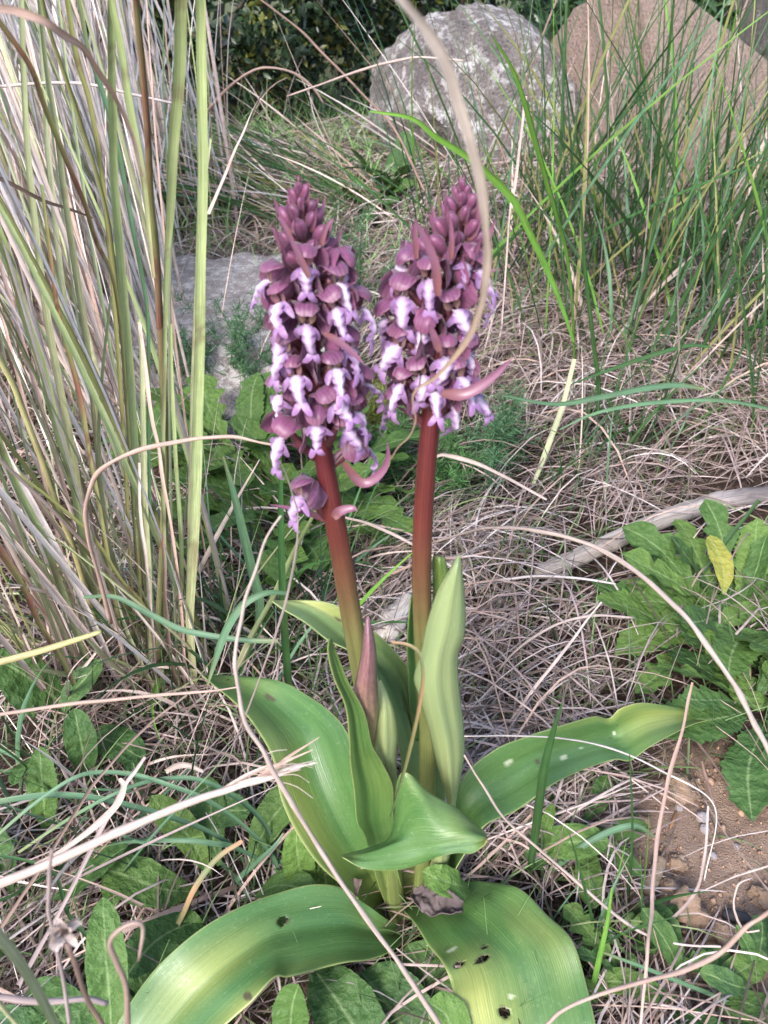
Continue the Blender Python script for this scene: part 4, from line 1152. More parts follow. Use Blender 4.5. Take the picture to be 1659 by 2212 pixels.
def dleaf(parent, line, depth, half, pal, kind='oval', mode='z', name='leaf', r=None, seed=1):
    """A single broad leaf drawn along photo pixels (base to tip)."""
    r = np.random.default_rng(seed)
    pts = px(line)
    d = np.interp(np.linspace(0, 1, len(pts)), np.linspace(0, 1, len(depth)), depth)
    Q = np.array([(Yp if mode == 'y' else Zp)(p[0], p[1], dd) for p, dd in zip(pts, d)])
    n = 34
    P = cr(Q, n); t = np.linspace(0, 1, n)
    T = nrm(np.gradient(P, axis=0))
    N = nrm(nrm(CAMP - P) * 0.8 + np.array([0, 0, 0.7])); S = nrm(np.cross(N, T)); N = np.cross(T, S)
    fwd = (P - CAMP) @ _F
    W = half * fwd / FPX * np.interp(t, [0, .08, .3, .6, .85, .96, 1], [.25, .4, .85, 1, .72, .36, .0])
    V, F, U = leaf_surface(P, W, S, N, 5 if kind == 'lobed' else 0, 0.5, 9, 0.16, 0.06, r, teeth=0.18 if kind == 'toothed' else 0.04)
    c = {'mid': (0.062, 0.125, 0.032), 'light': (0.115, 0.205, 0.045), 'blue': (0.052, 0.112, 0.042)}[pal]
    return build(name, V, F, M_WEED, parent, np.array(c) * np.ones((len(V), 1)), U)


w1 = thing('weed', G(760, 2330), 'weed with large midribbed leaves underneath both orchids', 'weed')
dleaf(w1, '640,2330 628,2230 632,2170 645,2126', (.03, .06, .09), 42, 'light', seed=1)
dleaf(w1, '820,2320 790,2260 735,2170 680,2096', (.01, .03, .035), 72, 'mid', 'oval', seed=2)
dleaf(w1, '930,2330 900,2260 830,2160 780,2100', (.005, .02, .02), 82, 'blue', 'oval', seed=3)
dleaf(w1, '1000,2300 960,2180 910,2090 880,2040', (.005, .015, .02), 60, 'mid', 'toothed', seed=4)
dleaf(w1, '1010,2320 985,2240 960,2190 925,2165', (.04, .06, .07), 46, 'light', seed=5)
w2 = thing('weed', G(245, 2330), 'weed with an upright bright oval leaf behind the hooked tendril', 'weed')
dleaf(w2, '245,2330 238,2180 228,2050 222,1938', (.03, .08, .10), 44, 'light', seed=6)
dleaf(w2, '200,2330 160,2250 120,2180 70,2120', (.03, .05, .05), 55, 'mid', seed=7)
dleaf(w2, '300,2330 330,2220 300,2110 260,2040', (.01, .03, .04), 40, 'mid', seed=8)
dleaf(w2, '120,2330 60,2260 20,2230 -30,2200', (.03, .05, .05), 55, 'blue', seed=17)
w3 = thing('weed', G(660, 1960), 'bright oval weed leaves standing before the big arched orchid leaf', 'weed')
dleaf(w3, '655,1965 650,1900 642,1840 640,1788', (.01, .06, .09), 36, 'light', seed=9)
dleaf(w3, '700,1975 705,1920 700,1880 690,1840', (.01, .04, .06), 28, 'light', seed=10)
dleaf(w3, '440,2050 420,2010 400,1990 382,1978', (.02, .035, .04), 26, 'light', seed=11)
w4 = thing('weed', G(150, 1560), 'broad dark green leaf pair beside the yellow broken cane', 'weed')
dleaf(w4, '150,1530 95,1490 40,1450 -30,1415', (.02, .06, .09), 44, 'mid', seed=12)
dleaf(w4, '185,1680 180,1630 170,1580 160,1530', (.02, .06, .08), 34, 'mid', seed=13)
dleaf(w4, '100,1790 95,1740 90,1680 85,1612', (.01, .05, .07), 32, 'light', 'toothed', seed=14)
w5 = thing('seedling', G(950, 1960), 'bright oval seedling leaf over the crumpled dead leaf', 'seedling')
dleaf(w5, '1012,1918 990,1912 950,1900 913,1882', (.05, .075, .08), 33, 'light', seed=18)
w6 = thing('seedling', G(1165, 1830), 'oval light green seedling leaf beside the straight green blade', 'seedling')
dleaf(w6, '1150,1835 1190,1822 1260,1818 1315,1815', (.02, .05, .05), 38, 'light', seed=19)
dleaf(w6, '1165,1830 1175,1800 1185,1765 1195,1735', (.02, .05, .07), 14, 'light', seed=20)


# ------------------------------------------------------------------ feathery fennel
def fennel(base, n, L, label, seed, pal=(0.065, 0.14, 0.065)):
    r = np.random.default_rng(seed); base = np.array(base)
    t = thing('fennel', base, label, 'fennel')
    bag = Bag()
    for i in range(n):
        a = r.uniform(0, 6.28); lean = r.uniform(0.15, 1.1); l = r.uniform(*L)
        d = np.array([math.sin(lean) * math.cos(a), math.sin(lean) * math.sin(a), math.cos(lean)])
        P = cr([base - [0, 0, .004], base + d * l * 0.5 + [0, 0, l * 0.08], base + d * l], 10)
        V, F, tt = tube(P, np.linspace(0.0013, 0.0005, 10), 5)
        build('stem', V, F, M_FERN, t, np.array(pal) * np.ones((len(V), 1)))
        for q in np.linspace(0.3, 1, 9):
            p = P[int(q * 9)]
            for s_ in range(r.integers(5, 9)):
                e = nrm(r.normal(0, 1, 3) + d * 0.8); m = r.uniform(0.012, 0.032) * (1.2 - 0.5 * q)
                P2 = cr([p, p + e * m * 0.5, p + e * m + [0, 0, -.002]], 4)
                bag.add(*ribbon(P2, [0.0014, 0.0012, 0.001, 0.0006], r.normal(0, 1, 3))[:2], np.array(pal) * r.uniform(0.7, 1.5))
                for q2 in (1, 2, 2, 3):
                    e2 = nrm(e + r.normal(0, 0.8, 3)); m2 = m * 0.5
                    bag.add(*ribbon(np.array([P2[q2], P2[q2] + e2 * m2 * 0.5, P2[q2] + e2 * m2]), [0.0012, 0.001, 0.0005], r.normal(0, 1, 3))[:2], np.array(pal) * r.uniform(0.7, 1.6))
    V, F, C, U = bag.out()
    o = build('foliage', V, F, M_FERN, t, C); o['kind'] = 'stuff'


fennel(G(490, 870), 14, (0.12, 0.24), 'feathery fennel growing against the low buried rock', 501)
fennel(G(555, 850), 12, (0.12, 0.22), 'feathery fennel between the buried rock and leaning orchid', 502)
fennel(G(775, 700), 7, (0.12, 0.24), 'feathery fennel in straw between the two orchid spikes', 503)
fennel(G(830, 1050), 12, (0.07, 0.15), 'thick feathery fennel between the two orchid stems', 504, (0.07, 0.16, 0.05))
fennel(G(800, 960), 8, (0.07, 0.14), 'yellowish feathery fennel behind the lowest flowers of the upright orchid', 505, (0.16, 0.19, 0.045))
fennel(G(1060, 1030), 12, (0.07, 0.14), 'feathery fennel in straw beside the upright orchid stem', 506)
fennel(G(980, 1080), 10, (0.06, 0.12), 'feathery fennel hugging the upright orchid stem', 507, (0.07, 0.16, 0.05))
fennel(G(700, 620), 6, (0.1, 0.2), 'small feathery fennel behind the leaning orchid tip', 508)

# ================================================================== wood, stones, soil bits
def branch_mesh(P, R, k=14, seed=0, rough=0.12, split=None):
    """Weathered wood: knobbly tube with an open crack along it."""
    P = np.asarray(P, float); n = len(P)
    T = nrm(np.gradient(P, axis=0))
    S = nrm(np.cross(T, np.array([0.0, 0.0, 1.0]))); B = np.cross(S, T)
    a = np.linspace(0, 2 * math.pi, k, endpoint=False)
    rr = np.zeros((n, k))
    for i in range(n):
        for j in range(k):
            v = Vector((math.cos(a[j]) * 1.4 + seed, math.sin(a[j]) * 1.4, i * 0.35))
            rr[i, j] = R[i] * (1 + rough * mnoise.noise(v) + 0.05 * mnoise.noise(v * 4))
    if split is not None:
        for i in range(n):
            j = int(round(split / (2 * math.pi) * k + 0.5 * math.sin(i * 0.2))) % k
            if 0.03 < i / n < 0.85: rr[i, j] *= 0.55
    V = P[:, None] + rr[..., None] * (np.cos(a)[None, :, None] * S[:, None] + np.sin(a)[None, :, None] * B[:, None])
    V = V.reshape(-1, 3)
    U = np.stack(np.meshgrid(np.linspace(0, 1, k, endpoint=False), np.linspace(0, 1, n)), -1).reshape(-1, 2)
    F = [tuple(int(c) for c in q) for q in grid_faces(n, k, True)]
    V = np.vstack([V, P[0] - T[0] * R[0] * 0.2, P[-1] + T[-1] * R[-1] * 0.2]); U = np.vstack([U, [0.5, 0], [0.5, 1]])
    F += [(n * k, (j + 1) % k, j) for j in range(k)] + [(n * k + 1, (n - 1) * k + j, (n - 1) * k + (j + 1) % k) for j in range(k)]
    return V, F, U


def line3(s, dz):
    return [G(u, v, dz) for u, v in px(s)]


bP = cr(line3('1160,1240 1230,1212 1310,1176 1400,1135 1500,1098 1580,1080 1690,1066', 0.028), 70)
tt = np.linspace(0, 1, 70)
V, F, U = branch_mesh(bP, np.interp(tt, [0, .04, .2, .5, .72, .78, 1], [.006, .0105, .011, .0118, .0125, .0145, .0125]), 16, 3, 0.14, split=1.9)
C = ramp(np.concatenate([np.repeat(tt, 16), [0, 1]]), [(0, (0.56, 0.49, 0.42)), (.6, (0.50, 0.45, 0.41)), (.8, (0.36, 0.32, 0.31)), (.88, (0.13, 0.12, 0.125)), (1, (0.14, 0.125, 0.13))])
fb = build('fallen_branch', V, F, M_WOOD, None, C, U)
tag(fb, 'weathered grey fallen branch with a long crack lying in the straw', 'branch')
for i, (u0, v0, u1, v1, rad) in enumerate([(1158, 1232, 1235, 1196, .0035), (1152, 1250, 1200, 1236, .003), (1170, 1262, 1225, 1240, .0035)]):
    q = cr([G(u0, v0, .028), (G(u0, v0, .030) + G(u1, v1, .030)) / 2, G(u1, v1, .030)], 12)
    V, F, U = branch_mesh(q, np.linspace(rad * 0.5, rad, 12), 7, i + 5, 0.2)
    build('splinter', V, F, M_WOOD, fb, np.array([0.46, 0.40, 0.33]) * np.ones((len(V), 1)), U)

wc = cr([G(822, 1395, .022), G(845, 1350, .03), G(885, 1290, .035)], 24)
V, F, U = branch_mesh(wc, np.interp(np.linspace(0, 1, 24), [0, .1, .5, 1], [.006, .014, .017, .008]), 12, 9, 0.35, split=1.6)
tag(build('wood_chunk', V, F, M_WOOD, None, np.array([0.58, 0.53, 0.48]) * np.ones((len(V), 1)), U), 'whitish split wood chunk lying between the two orchid stems', 'wood')
wc = cr([G(1398, 1928, .006), G(1412, 1895, .007), G(1428, 1855, .007)], 16)
V, F, U = branch_mesh(wc, np.interp(np.linspace(0, 1, 16), [0, .1, .6, 1], [.0055, .0062, .006, .0045]), 8, 12, 0.25)
tag(build('wood_chip', V, F, M_WOOD, None, np.array([0.46, 0.33, 0.20]) * np.ones((len(V), 1)), U), 'tan wood chip lying between litter and clay clods', 'wood chip')

for i, (u, v, sz, lab) in enumerate([
    (1473, 1975, .0150, 'largest ochre clay clod beside the tan wood chip'), (1445, 1935, .009, 'ochre clay clod touching the largest clod'),
    (1461, 1712, .0140, 'yellowish clay clod under the tip of the long white-spotted leaf'), (1461, 1868, .0065, 'small round clod on the bare soil'),
    (1560, 2028, .0110, 'ochre clod beside the charred bark strip'), (1622, 2115, .0130, 'brown clod below the white stone'),
    (1648, 1945, .0090, 'clod at the edge of bare soil beyond the charred bark'), (1640, 1640, .010, 'reddish clod under the jagged rosette'),
    (1388, 1780, .006, 'small clod among straw by the seedling'), (1500, 1700, .006, 'small clod between yellowish clod and pebble')]):
    p = G(u, v)
    rock('soil_clod', p + np.array([0, 0, sz * 0.35]), (sz * 1.1, sz, sz * 0.8), lab, M_CLOD, seed=20 + i, rough=0.5, sub=4, fine=0.22, cat='soil clod', rot=i)
for i, (u, v, sz, lab) in enumerate([
    (1516, 1768, .0052, 'pale pebble on soil, the larger of a pair'), (1521, 1792, .0042, 'pale pebble on soil, the smaller of a pair'),
    (1648, 2050, .0120, 'white stone lying at the soil edge beside a brown clod'), (1467, 1746, .0036, 'small grey pebble near the yellowish clod'),
    (1540, 1850, .003, 'tiny pebble in the middle of bare soil'), (1130, 1735, .004, 'pale pebble under the long white-spotted leaf'), (1590, 1830, .0026, 'tiny stone on bare soil by the clod edge')]):
    p = G(u, v)
    rock('pebble', p + np.array([0, 0, sz * 0.35]), (sz * 1.15, sz, sz * 0.75), lab, M_PEBBLE, seed=50 + i, rough=0.25, sub=3, fine=0.05, cat='pebble', rot=i * 1.3)

# small crumbs of soil: uncountable
bag = Bag()
r = np.random.default_rng(77)
octa = nrm(np.array([[1, 0, 0], [-1, 0, 0], [0, 1, 0], [0, -1, 0], [0, 0, 1], [0, 0, -1], [.7, .7, .3], [-.7, .6, .4]], float))[:6]
of = np.array([[0, 2, 4], [2, 1, 4], [1, 3, 4], [3, 0, 4], [2, 0, 5], [1, 2, 5], [3, 1, 5], [0, 3, 5]])
for i in range(2600):
    x, y = r.uniform(0.12, 0.52), r.uniform(0.16, 0.50)
    if r.random() > float(soil_mask(np.array([x]), np.array([y]))[0]) + 0.12: continue
    s_ = r.uniform(0.0006, 0.0022) if r.random() < 0.93 else r.uniform(0.002, 0.0045)
    V = octa * s_ * r.uniform(0.6, 1.3, (6, 3)) + np.array([x, y, float(gfun(x, y)) + s_ * 0.4])
    bag.add(V, of, np.array([0.30, 0.195, 0.135]) * r.uniform(0.55, 1.3))
V, F, C, U = bag.out()
M_CRUMB = attr_mat('soil_crumb', 0.95, 0.0, 300, 0.4, 0.1)
tag(put('soil_crumbs', mesh('soil_crumbs', V, F, C, smooth=False), M_CRUMB), 'fine brown soil crumbs scattered over the bare clay', 'soil', kind='stuff')

for i, (a, b, rad, colr, lab, nm) in enumerate([
    ((1560, 1972), (1625, 1988), .0048, (0.055, 0.052, 0.058), 'charred black bark strip lying on the bare soil', 'charred_bark'),
    ((1462, 2000), (1508, 2008), .0038, (0.045, 0.042, 0.045), 'charred black twig piece below the largest clay clod', 'charred_bark'),
    ((1425, 1985), (1447, 2018), .0022, (0.28, 0.13, 0.075), 'reddish wood splinter under the largest clod', 'wood_splinter'),
    ((1450, 2026), (1505, 2034), .0026, (0.24, 0.12, 0.075), 'brown splinter lying level below the charred twig', 'wood_splinter'),
    ((1448, 1790), (1462, 1752), .0016, (0.34, 0.17, 0.09), 'thin orange splinter standing by the grey pebble', 'wood_splinter')]):
    P = cr([G(*a, .003), (G(*a, .005) + G(*b, .005)) / 2, G(*b, .003)], 14)
    V, F, U = branch_mesh(P, rad * np.interp(np.linspace(0, 1, 14), [0, .15, .8, 1], [.4, 1, .9, .3]), 8, 30 + i, 0.45)
    tag(build(nm, V, F, M_STRAW, None, np.array(colr) * np.ones((len(V), 1))), lab, 'bark' if 'bark' in nm else 'splinter')

# orange cone flake below the long white-spotted leaf
cone = thing('cone_fragment', G(1274, 1722), 'orange brown pine cone fragment under the long white-spotted leaf', 'cone')
cb = np.array(cone.location) + [0, 0, .004]
r = np.random.default_rng(3)
for i in range(30):
    a = r.uniform(-1.5, 1.5); e = r.uniform(0.2, 1.1)
    d = np.array([math.sin(a) * math.cos(e), -0.25 * math.cos(a) + .1, math.sin(e)])
    P = cr([cb + [0.004 * a, 0, 0], cb + [0.004 * a, 0, 0] + d * 0.008, cb + [0.005 * a, 0, 0] + d * r.uniform(.011, .016)], 6)
    V, F, t = ribbon(P, [.002, .003, .0034, .003, .0022, .0008], nrm(np.array([a * .3, -1, .5])), 0.3)
    build('scale', V, F, M_STRAW, cone, np.array([0.40, 0.17, 0.07]) * r.uniform(0.5, 1.2) * np.ones((len(V), 1)))


# ================================================================== the orchids
def orchid_leaf(parent, L, R, depth, mode='y', M=None, c=0.0, dL=0.0, dR=0.0, p=1.7, rip=0.0, holes=(), spots=(), yellow=(), ybase=0.0, pale=0.0, n=84, k=29, seed=0, name='leaf', purple=0.0, label=None):
    """Leaf lofted between its two margins (photo pixels, base to tip)."""
    L, R = px(L), px(R)
    m = len(L); assert m == len(R), (m, len(R))
    d = np.interp(np.linspace(0, 1, m), np.linspace(0, 1, len(depth)), depth)
    f = Yp if mode == 'y' else Zp
    sg = 1 if mode == 'y' else -1
    A = cr([f(a[0], a[1], dd + dL) for a, dd in zip(L, d)], n)
    B = cr([f(a[0], a[1], dd + dR) for a, dd in zip(R, d)], n)
    if M is None:
        tap = np.sin(np.linspace(0.08, 1, m) * math.pi) ** 0.5
        Mm = cr([f((a[0] + b[0]) / 2, (a[1] + b[1]) / 2, dd + sg * c * q) for a, b, dd, q in zip(L, R, d, tap)], n)
    else:
        Mm = cr([f(a[0], a[1], dd + sg * c) for a, dd in zip(px(M), d)], n)
    s = np.linspace(-1, 1, k)
    t = np.linspace(0, 1, n)
    H = (B - A) / 2; mid = (A + B) / 2
    V = np.zeros((n, k, 3))
    T = nrm(np.gradient(Mm, axis=0)); Nn = nrm(np.cross(nrm(H), T))
    r = np.random.default_rng(seed); ph = r.uniform(0, 6.3, 3)
    for j, sj in enumerate(s):
        V[:, j] = Mm + sj * H + (abs(sj) ** p) * (mid - Mm)
        env = np.sin(np.clip(t, 0, 1) * math.pi) ** 0.6
        V[:, j] += Nn * (env * (rip * abs(sj) ** 3 * np.sin(t * 21 + ph[0] + (1.7 if sj > 0 else 0)) + 0.0005 * math.cos(sj * 9) + 0.0012 * np.sin(t * 7 + ph[1] + sj * 2) * (1 - abs(sj))))[:, None]
    Sg, Tg = np.meshgrid(s, t)
    col = np.zeros((n, k, 3))
    gone = np.zeros((n, k), bool)
    wob = 0.25 * vnoise(Sg * 9 + 3, Tg * 60, seed + 2)
    for (hs, ht, ws, wt) in holes:
        q = np.sqrt(((Sg - hs) / ws) ** 2 + ((Tg - ht) / wt) ** 2) + wob
        gone |= q < 1
        col[..., 0] = np.maximum(col[..., 0], 0.85 * (1 - sstep(1.0, 1.75, q)))
    for (hs, ht, ws, wt, kind) in spots:
        q = np.sqrt(((Sg - hs) / ws) ** 2 + ((Tg - ht) / wt) ** 2) + wob
        i = 1 if kind == 'w' else 0
        col[..., i] = np.maximum(col[..., i], 0.85 * (1 - sstep(0.75, 1.1, q)))
    yb = ybase * np.ones((n, k))
    for (hs, ht, ws, wt, am) in yellow:
        q = ((Sg - hs) / ws) ** 2 + ((Tg - ht) / wt) ** 2
        yb = np.maximum(yb, am * np.exp(-q))
    col[..., 2] = np.clip(yb + 0.25 * vnoise(Sg * 2 + 7, Tg * 6, seed + 5) * (yb > 0.05), 0, 1)
    col[..., 1] = np.maximum(col[..., 1], pale)
    F = grid_faces(n, k)
    gf = gone.reshape(-1)
    F = F[~(gf[F].sum(1) >= 2)]
    U = np.stack([Sg * 0.5 + 0.5, Tg], -1).reshape(-1, 2)
    o = build(name, V.reshape(-1, 3), F, M_LEAF if not purple else M_STEM, parent, col.reshape(-1, 3), U)
    if purple:
        cc = ramp(Tg.reshape(-1), [(0, (0.20, 0.19, 0.07)), (.3, (0.20, 0.13, 0.09)), (.6, (0.21, 0.105, 0.105)), (1, (0.19, 0.095, 0.12))])
        cc = cc * (1 + 0.5 * vnoise(Sg.reshape(-1) * 12, Tg.reshape(-1) * 3, 3))[:, None]
        a = o.data.color_attributes['col']
        q = np.ones((len(cc), 4), dtype=np.float32); q[:, :3] = cc
        a.data.foreach_set('color', q.ravel())
    if label: o['label'] = label
    md = o.modifiers.new('thickness', 'SOLIDIFY'); md.thickness = 0.0007; md.offset = 0
    return o


orch_a = thing('orchid', G(855, 2000), 'leaning orchid with a pink-purple flower spike, a flower low on its stem', 'orchid')
orch_b = thing('orchid', G(905, 1985), 'upright orchid with a purple spike, a pale green sheath around its stem', 'orchid')
# ---- leaves of the leaning plant
orchid_leaf(orch_a, '835,1998 760,1930 690,1868 640,1800 608,1725 588,1636 550,1568 500,1512 438,1459',
            '868,1985 850,1880 825,1780 795,1690 765,1615 731,1554 674,1510 590,1466 440,1458',
            (.31, .31, .315, .325, .34, .36, .385, .41, .44), c=0.014, dL=-.012, dR=.012, rip=.0015, p=1.35,
            yellow=[(-0.8, .40, .5, .35, .55), (0, .05, 1.5, .12, .6), (0.1, .97, .8, .12, .25)], spots=[(.1, .82, .12, .02, 'b')], seed=1, label='big arched channelled leaf')
orchid_leaf(orch_a, '848,1985 820,1920 800,1845 787,1805 771,1775 765,1709 757,1650 755,1595 747,1526 722,1465 709,1410 711,1379',
            '872,1985 868,1920 855,1860 854,1819 850,1760 849,1701 826,1650 804,1611 788,1542 751,1469 724,1400 715,1378',
            (.312, .305, .30, .295, .292, .29, .29, .288, .288, .288, .288, .288), c=.010, dR=.006, p=1.6,
            yellow=[(0, .05, 1.5, .14, .75)], ybase=.10, seed=2)
orchid_leaf(orch_a, '868,1960 866,1800 869,1652 857,1595 845,1534 812,1457 760,1410 708,1383 657,1343 610,1316 588,1299',
            '925,1960 955,1800 963,1729 954,1676 930,1575 906,1501 885,1448 840,1392 770,1335 700,1300 589,1297',
            (.32, .33, .335, .34, .35, .358, .362, .366, .37, .375, .38), c=.012, dL=-.004, dR=.008, rip=.001, pale=.10,
            yellow=[(.5, .9, .6, .14, .95), (0, .98, 1.2, .1, .8), (0, 0.05, 1.5, .1, .6)], ybase=.12,
            spots=[(.3, .80, .10, .012, 'b'), (-.1, .74, .06, .01, 'b'), (-.2, .42, .06, .008, 'b')], seed=3)
# purple sheath and the yellowish sheath under it
orchid_leaf(orch_a, '806,1640 790,1600 772,1545 764,1505 772,1460 782,1410 786,1370 792,1334', '808,1640 812,1600 815,1545 815,1505 813,1460 812,1410 806,1370 796,1332',
            (.318, .312, .306, .304, .304, .306, .308, .31), c=-.007, p=2.0, purple=1.0, n=40, k=13, seed=4, name='bract_leaf', label='purplish withered sheath against the stem')
orchid_leaf(orch_a, '845,1740 828,1690 810,1640 806,1590 812,1540 815,1500 818,1470', '862,1740 858,1690 855,1640 858,1590 852,1540 838,1500 822,1468',
            (.325, .318, .313, .312, .314, .318, .322), c=-.006, p=2.0, ybase=.5, pale=.25, n=40, k=13, seed=5)
# bottom left leaf
orchid_leaf(orch_a, '872,2006 830,1985 790,1950 745,1920 681,1914 618,1923 555,1942 470,1988 385,2047 322,2107 254,2212 215,2300',
            '884,2026 850,2052 800,2072 745,2082 673,2098 625,2108 597,2113 567,2140 535,2170 491,2212 420,2280 330,2370',
            (.005, .03, .045, .058, .068, .075, .08, .082, .08, .072, .06, .04), mode='z', c=.012, rip=.0022, p=1.25,
            holes=[(-.28, .475, .075, .020)], spots=[(.86, .70, .12, .02, 'b'), (.25, .62, .03, .006, 'w')],
            yellow=[(-.2, .74, .55, .16, .55), (.95, .75, .25, .15, .6), (.9, .45, .2, .2, .35)], ybase=.06, n=120, k=37, seed=6, label='drooping yellow-blotched leaf with one round hole')
# ---- leaves of the upright plant
orchid_leaf(orch_b, '890,1990 925,1880 962,1770 968,1735 950,1676 930,1587 906,1505 895,1465 910,1408 922,1351 946,1277 975,1225 990,1199',
            '935,1990 965,1880 985,1770 984,1735 995,1676 1003,1628 1001,1570 991,1481 989,1416 1003,1371 1004,1300 998,1235 993,1198',
            (.315, .315, .317, .318, .32, .322, .324, .326, .328, .33, .333, .335, .337), c=-.009, p=2.0, ybase=.30, pale=.24,
            yellow=[(0, .3, 1.2, .2, .62), (0, .05, 1.5, .15, .7)], seed=7, label='pale green sheath leaf wrapped around the stem')
orchid_leaf(orch_b, '895,1600 885,1530 881,1448 879,1391 883,1330 888,1286', '945,1600 935,1530 928,1448 918,1391 908,1330 892,1284',
            (.355, .362, .366, .368, .37, .372), c=.006, n=40, k=13, seed=8)
orchid_leaf(orch_b, '935,1420 936,1330 936,1260 935,1214 938,1195', '985,1420 980,1330 972,1260 964,1218 960,1200',
            (.352, .355, .357, .358, .358), c=-.004, ybase=.35, spots=[(0, .97, 1.6, .08, 'b')], n=40, k=13, seed=9)
orchid_leaf(orch_b, '930,1935 965,1820 994,1690 1066,1622 1137,1591 1219,1565 1286,1547 1317,1551 1340,1530 1385,1518 1440,1523 1496,1535 1531,1552',
            '950,1945 1000,1850 1045,1785 1117,1750 1189,1698 1240,1672 1295,1651 1330,1641 1363,1643 1405,1614 1450,1588 1495,1566 1532,1554',
            (.315, .325, .335, .35, .365, .385, .405, .415, .42, .43, .445, .465, .485), c=.010, dL=.015, dR=-.015, rip=.0012, p=1.35,
            yellow=[(-.2, .82, .9, .13, .75), (0, .97, 1.2, .1, .5), (-.95, .7, .2, .25, .5)], ybase=.05,
            spots=[(.25, .40, .10, .012, 'w'), (-.45, .27, .09, .011, 'w'), (.12, .45, .05, .008, 'w'), (-.25, .60, .12, .010, 'w'), (-.5, .63, .06, .006, 'b'), (-.05, .575, .05, .012, 'b'), (.0, .33, .12, .005, 'b')],
            n=110, k=33, seed=10, label='long glossy leaf with pale round spots and a yellowing tip')
orchid_leaf(orch_b, '738,1848 790,1832 845,1800 858,1690 880,1672 930,1714 1000,1754 1043,1794 1052,1811',
            '740,1852 785,1874 850,1880 912,1866 950,1850 985,1843 1020,1842 1043,1829 1053,1813',
            (.285, .278, .272, .270, .268, .267, .266, .266, .266), M='738,1850 792,1843 852,1822 902,1810 942,1808 977,1806 1015,1806 1044,1809 1053,1812', c=-.002, dL=.016, dR=-.010, p=1.15,
            yellow=[(-.5, .75, .6, .25, .35), (.5, .95, .9, .12, .7), (0, 0, 1, .08, .4)], spots=[(0, .99, 1.2, .03, 'b')], rip=.0008, seed=11)
orchid_leaf(orch_b, '865,1958 880,1978 902,2006 925,2040 948,2072 965,2100 974,2120 979,2150 982,2180 989,2212 1005,2300',
            '925,1950 1000,1910 1056,1903 1097,1913 1137,1934 1178,1970 1219,2011 1245,2057 1265,2118 1286,2212 1300,2310',
            (.012, .03, .045, .055, .06, .065, .066, .064, .06, .055, .045), mode='z', c=.006, rip=.002, p=1.3,
            holes=[(.12, .165, .05, .018), (-.76, .50, .075, .016), (-.38, .55, .10, .020), (-.22, .49, .045, .010), (-.3, .86, .05, .02)],
            spots=[(-.72, .40, .10, .012, 'w'), (.02, .40, .03, .005, 'w'), (-.15, .80, .05, .012, 'w'), (.35, .20, .03, .004, 'w')],
            yellow=[(-.75, .78, .45, .3, 1.0), (.75, .62, .35, .22, .4), (-.3, .9, .3, .2, .5)], ybase=.05, n=120, k=39, seed=12, label='broad leaf eaten by several small holes, yellow along one margin')

# crumpled dead leaf caught at the base
r = np.random.default_rng(12)
cp = [Zp(892, 1930, .060), Zp(920, 1945, .062), Zp(955, 1958, .064), Zp(1000, 1962, .066)]
P = cr(cp, 26); n = 26; k = 13
T = nrm(np.gradient(P, axis=0)); S = nrm(np.cross(T, np.array([0, -0.4, 1.0])))
V = np.zeros((n, k, 3))
for i in range(n):
    for j in range(k):
        s_ = (j / (k - 1) - .5) * 2
        w = 0.0085 * math.sin(math.pi * (i + 1.5) / (n + 2)) ** 0.5
        q = P[i] + S[i] * s_ * w
        V[i, j] = q + np.array([0, 0, 1]) * (0.006 * mnoise.fractal(Vector(q) * 160, 0.8, 2, 4) + 0.004 * s_ * s_)
U = np.zeros((n * k, 2))
dl = build('dead_leaf', V.reshape(-1, 3), grid_faces(n, k), M_STRAW, None, np.array([0.095, 0.072, 0.07]) * np.ones((n * k, 1)))
tag(dl, 'crumpled grey-brown dead leaf at the base of the orchids', 'dead leaf')
dl.modifiers.new('thickness', 'SOLIDIFY').thickness = 0.0006
V = V[:12] + np.array([-0.052, 0.012, 0.0]); V[..., 2] -= 0.01
dl2 = build('dead_leaf', V.reshape(-1, 3), grid_faces(12, k), M_STRAW, None, np.array([0.10, 0.07, 0.06]) * np.ones((12 * k, 1)))
tag(dl2, 'small dark dead leaf behind the drooping yellow-blotched leaf', 'dead leaf')


# ---- flower pieces, local frame: x side, -y outward, z up, millimetres
def dish(centre, normal, up, ln, wd, cup, nu=9, nv=9, seed=0, tipw=0.25):
    """A concave rounded sepal."""
    normal = nrm(np.array(normal, float)); up = np.array(up, float); up = nrm(up - normal * (up @ normal)); side = np.cross(up, normal)
    t = np.linspace(0, 1, nv); s = np.linspace(-1, 1, nu)
    w = wd / 2 * np.sin(np.clip(t * 0.93 + 0.05, 0, 1) * math.pi) ** 0.62
    r = np.random.default_rng(seed)
    V = np.zeros((nv, nu, 3))
    for i in range(nv):
        for j in range(nu):
            a, b = s[j] * w[i], (t[i] - 0.5) * ln
            depth = cup * ((s[j] ** 2) * (w[i] / (wd / 2)) ** 2 + ((t[i] - .5) * 2) ** 2) * 0.5
            V[i, j] = np.array(centre) + side * a + up * b + normal * depth
    V += r.normal(0, 0.12, V.shape)
    U = np.stack(np.meshgrid(s, t), -1).reshape(-1, 2)
    return V.reshape(-1, 3), grid_faces(nv, nu), U


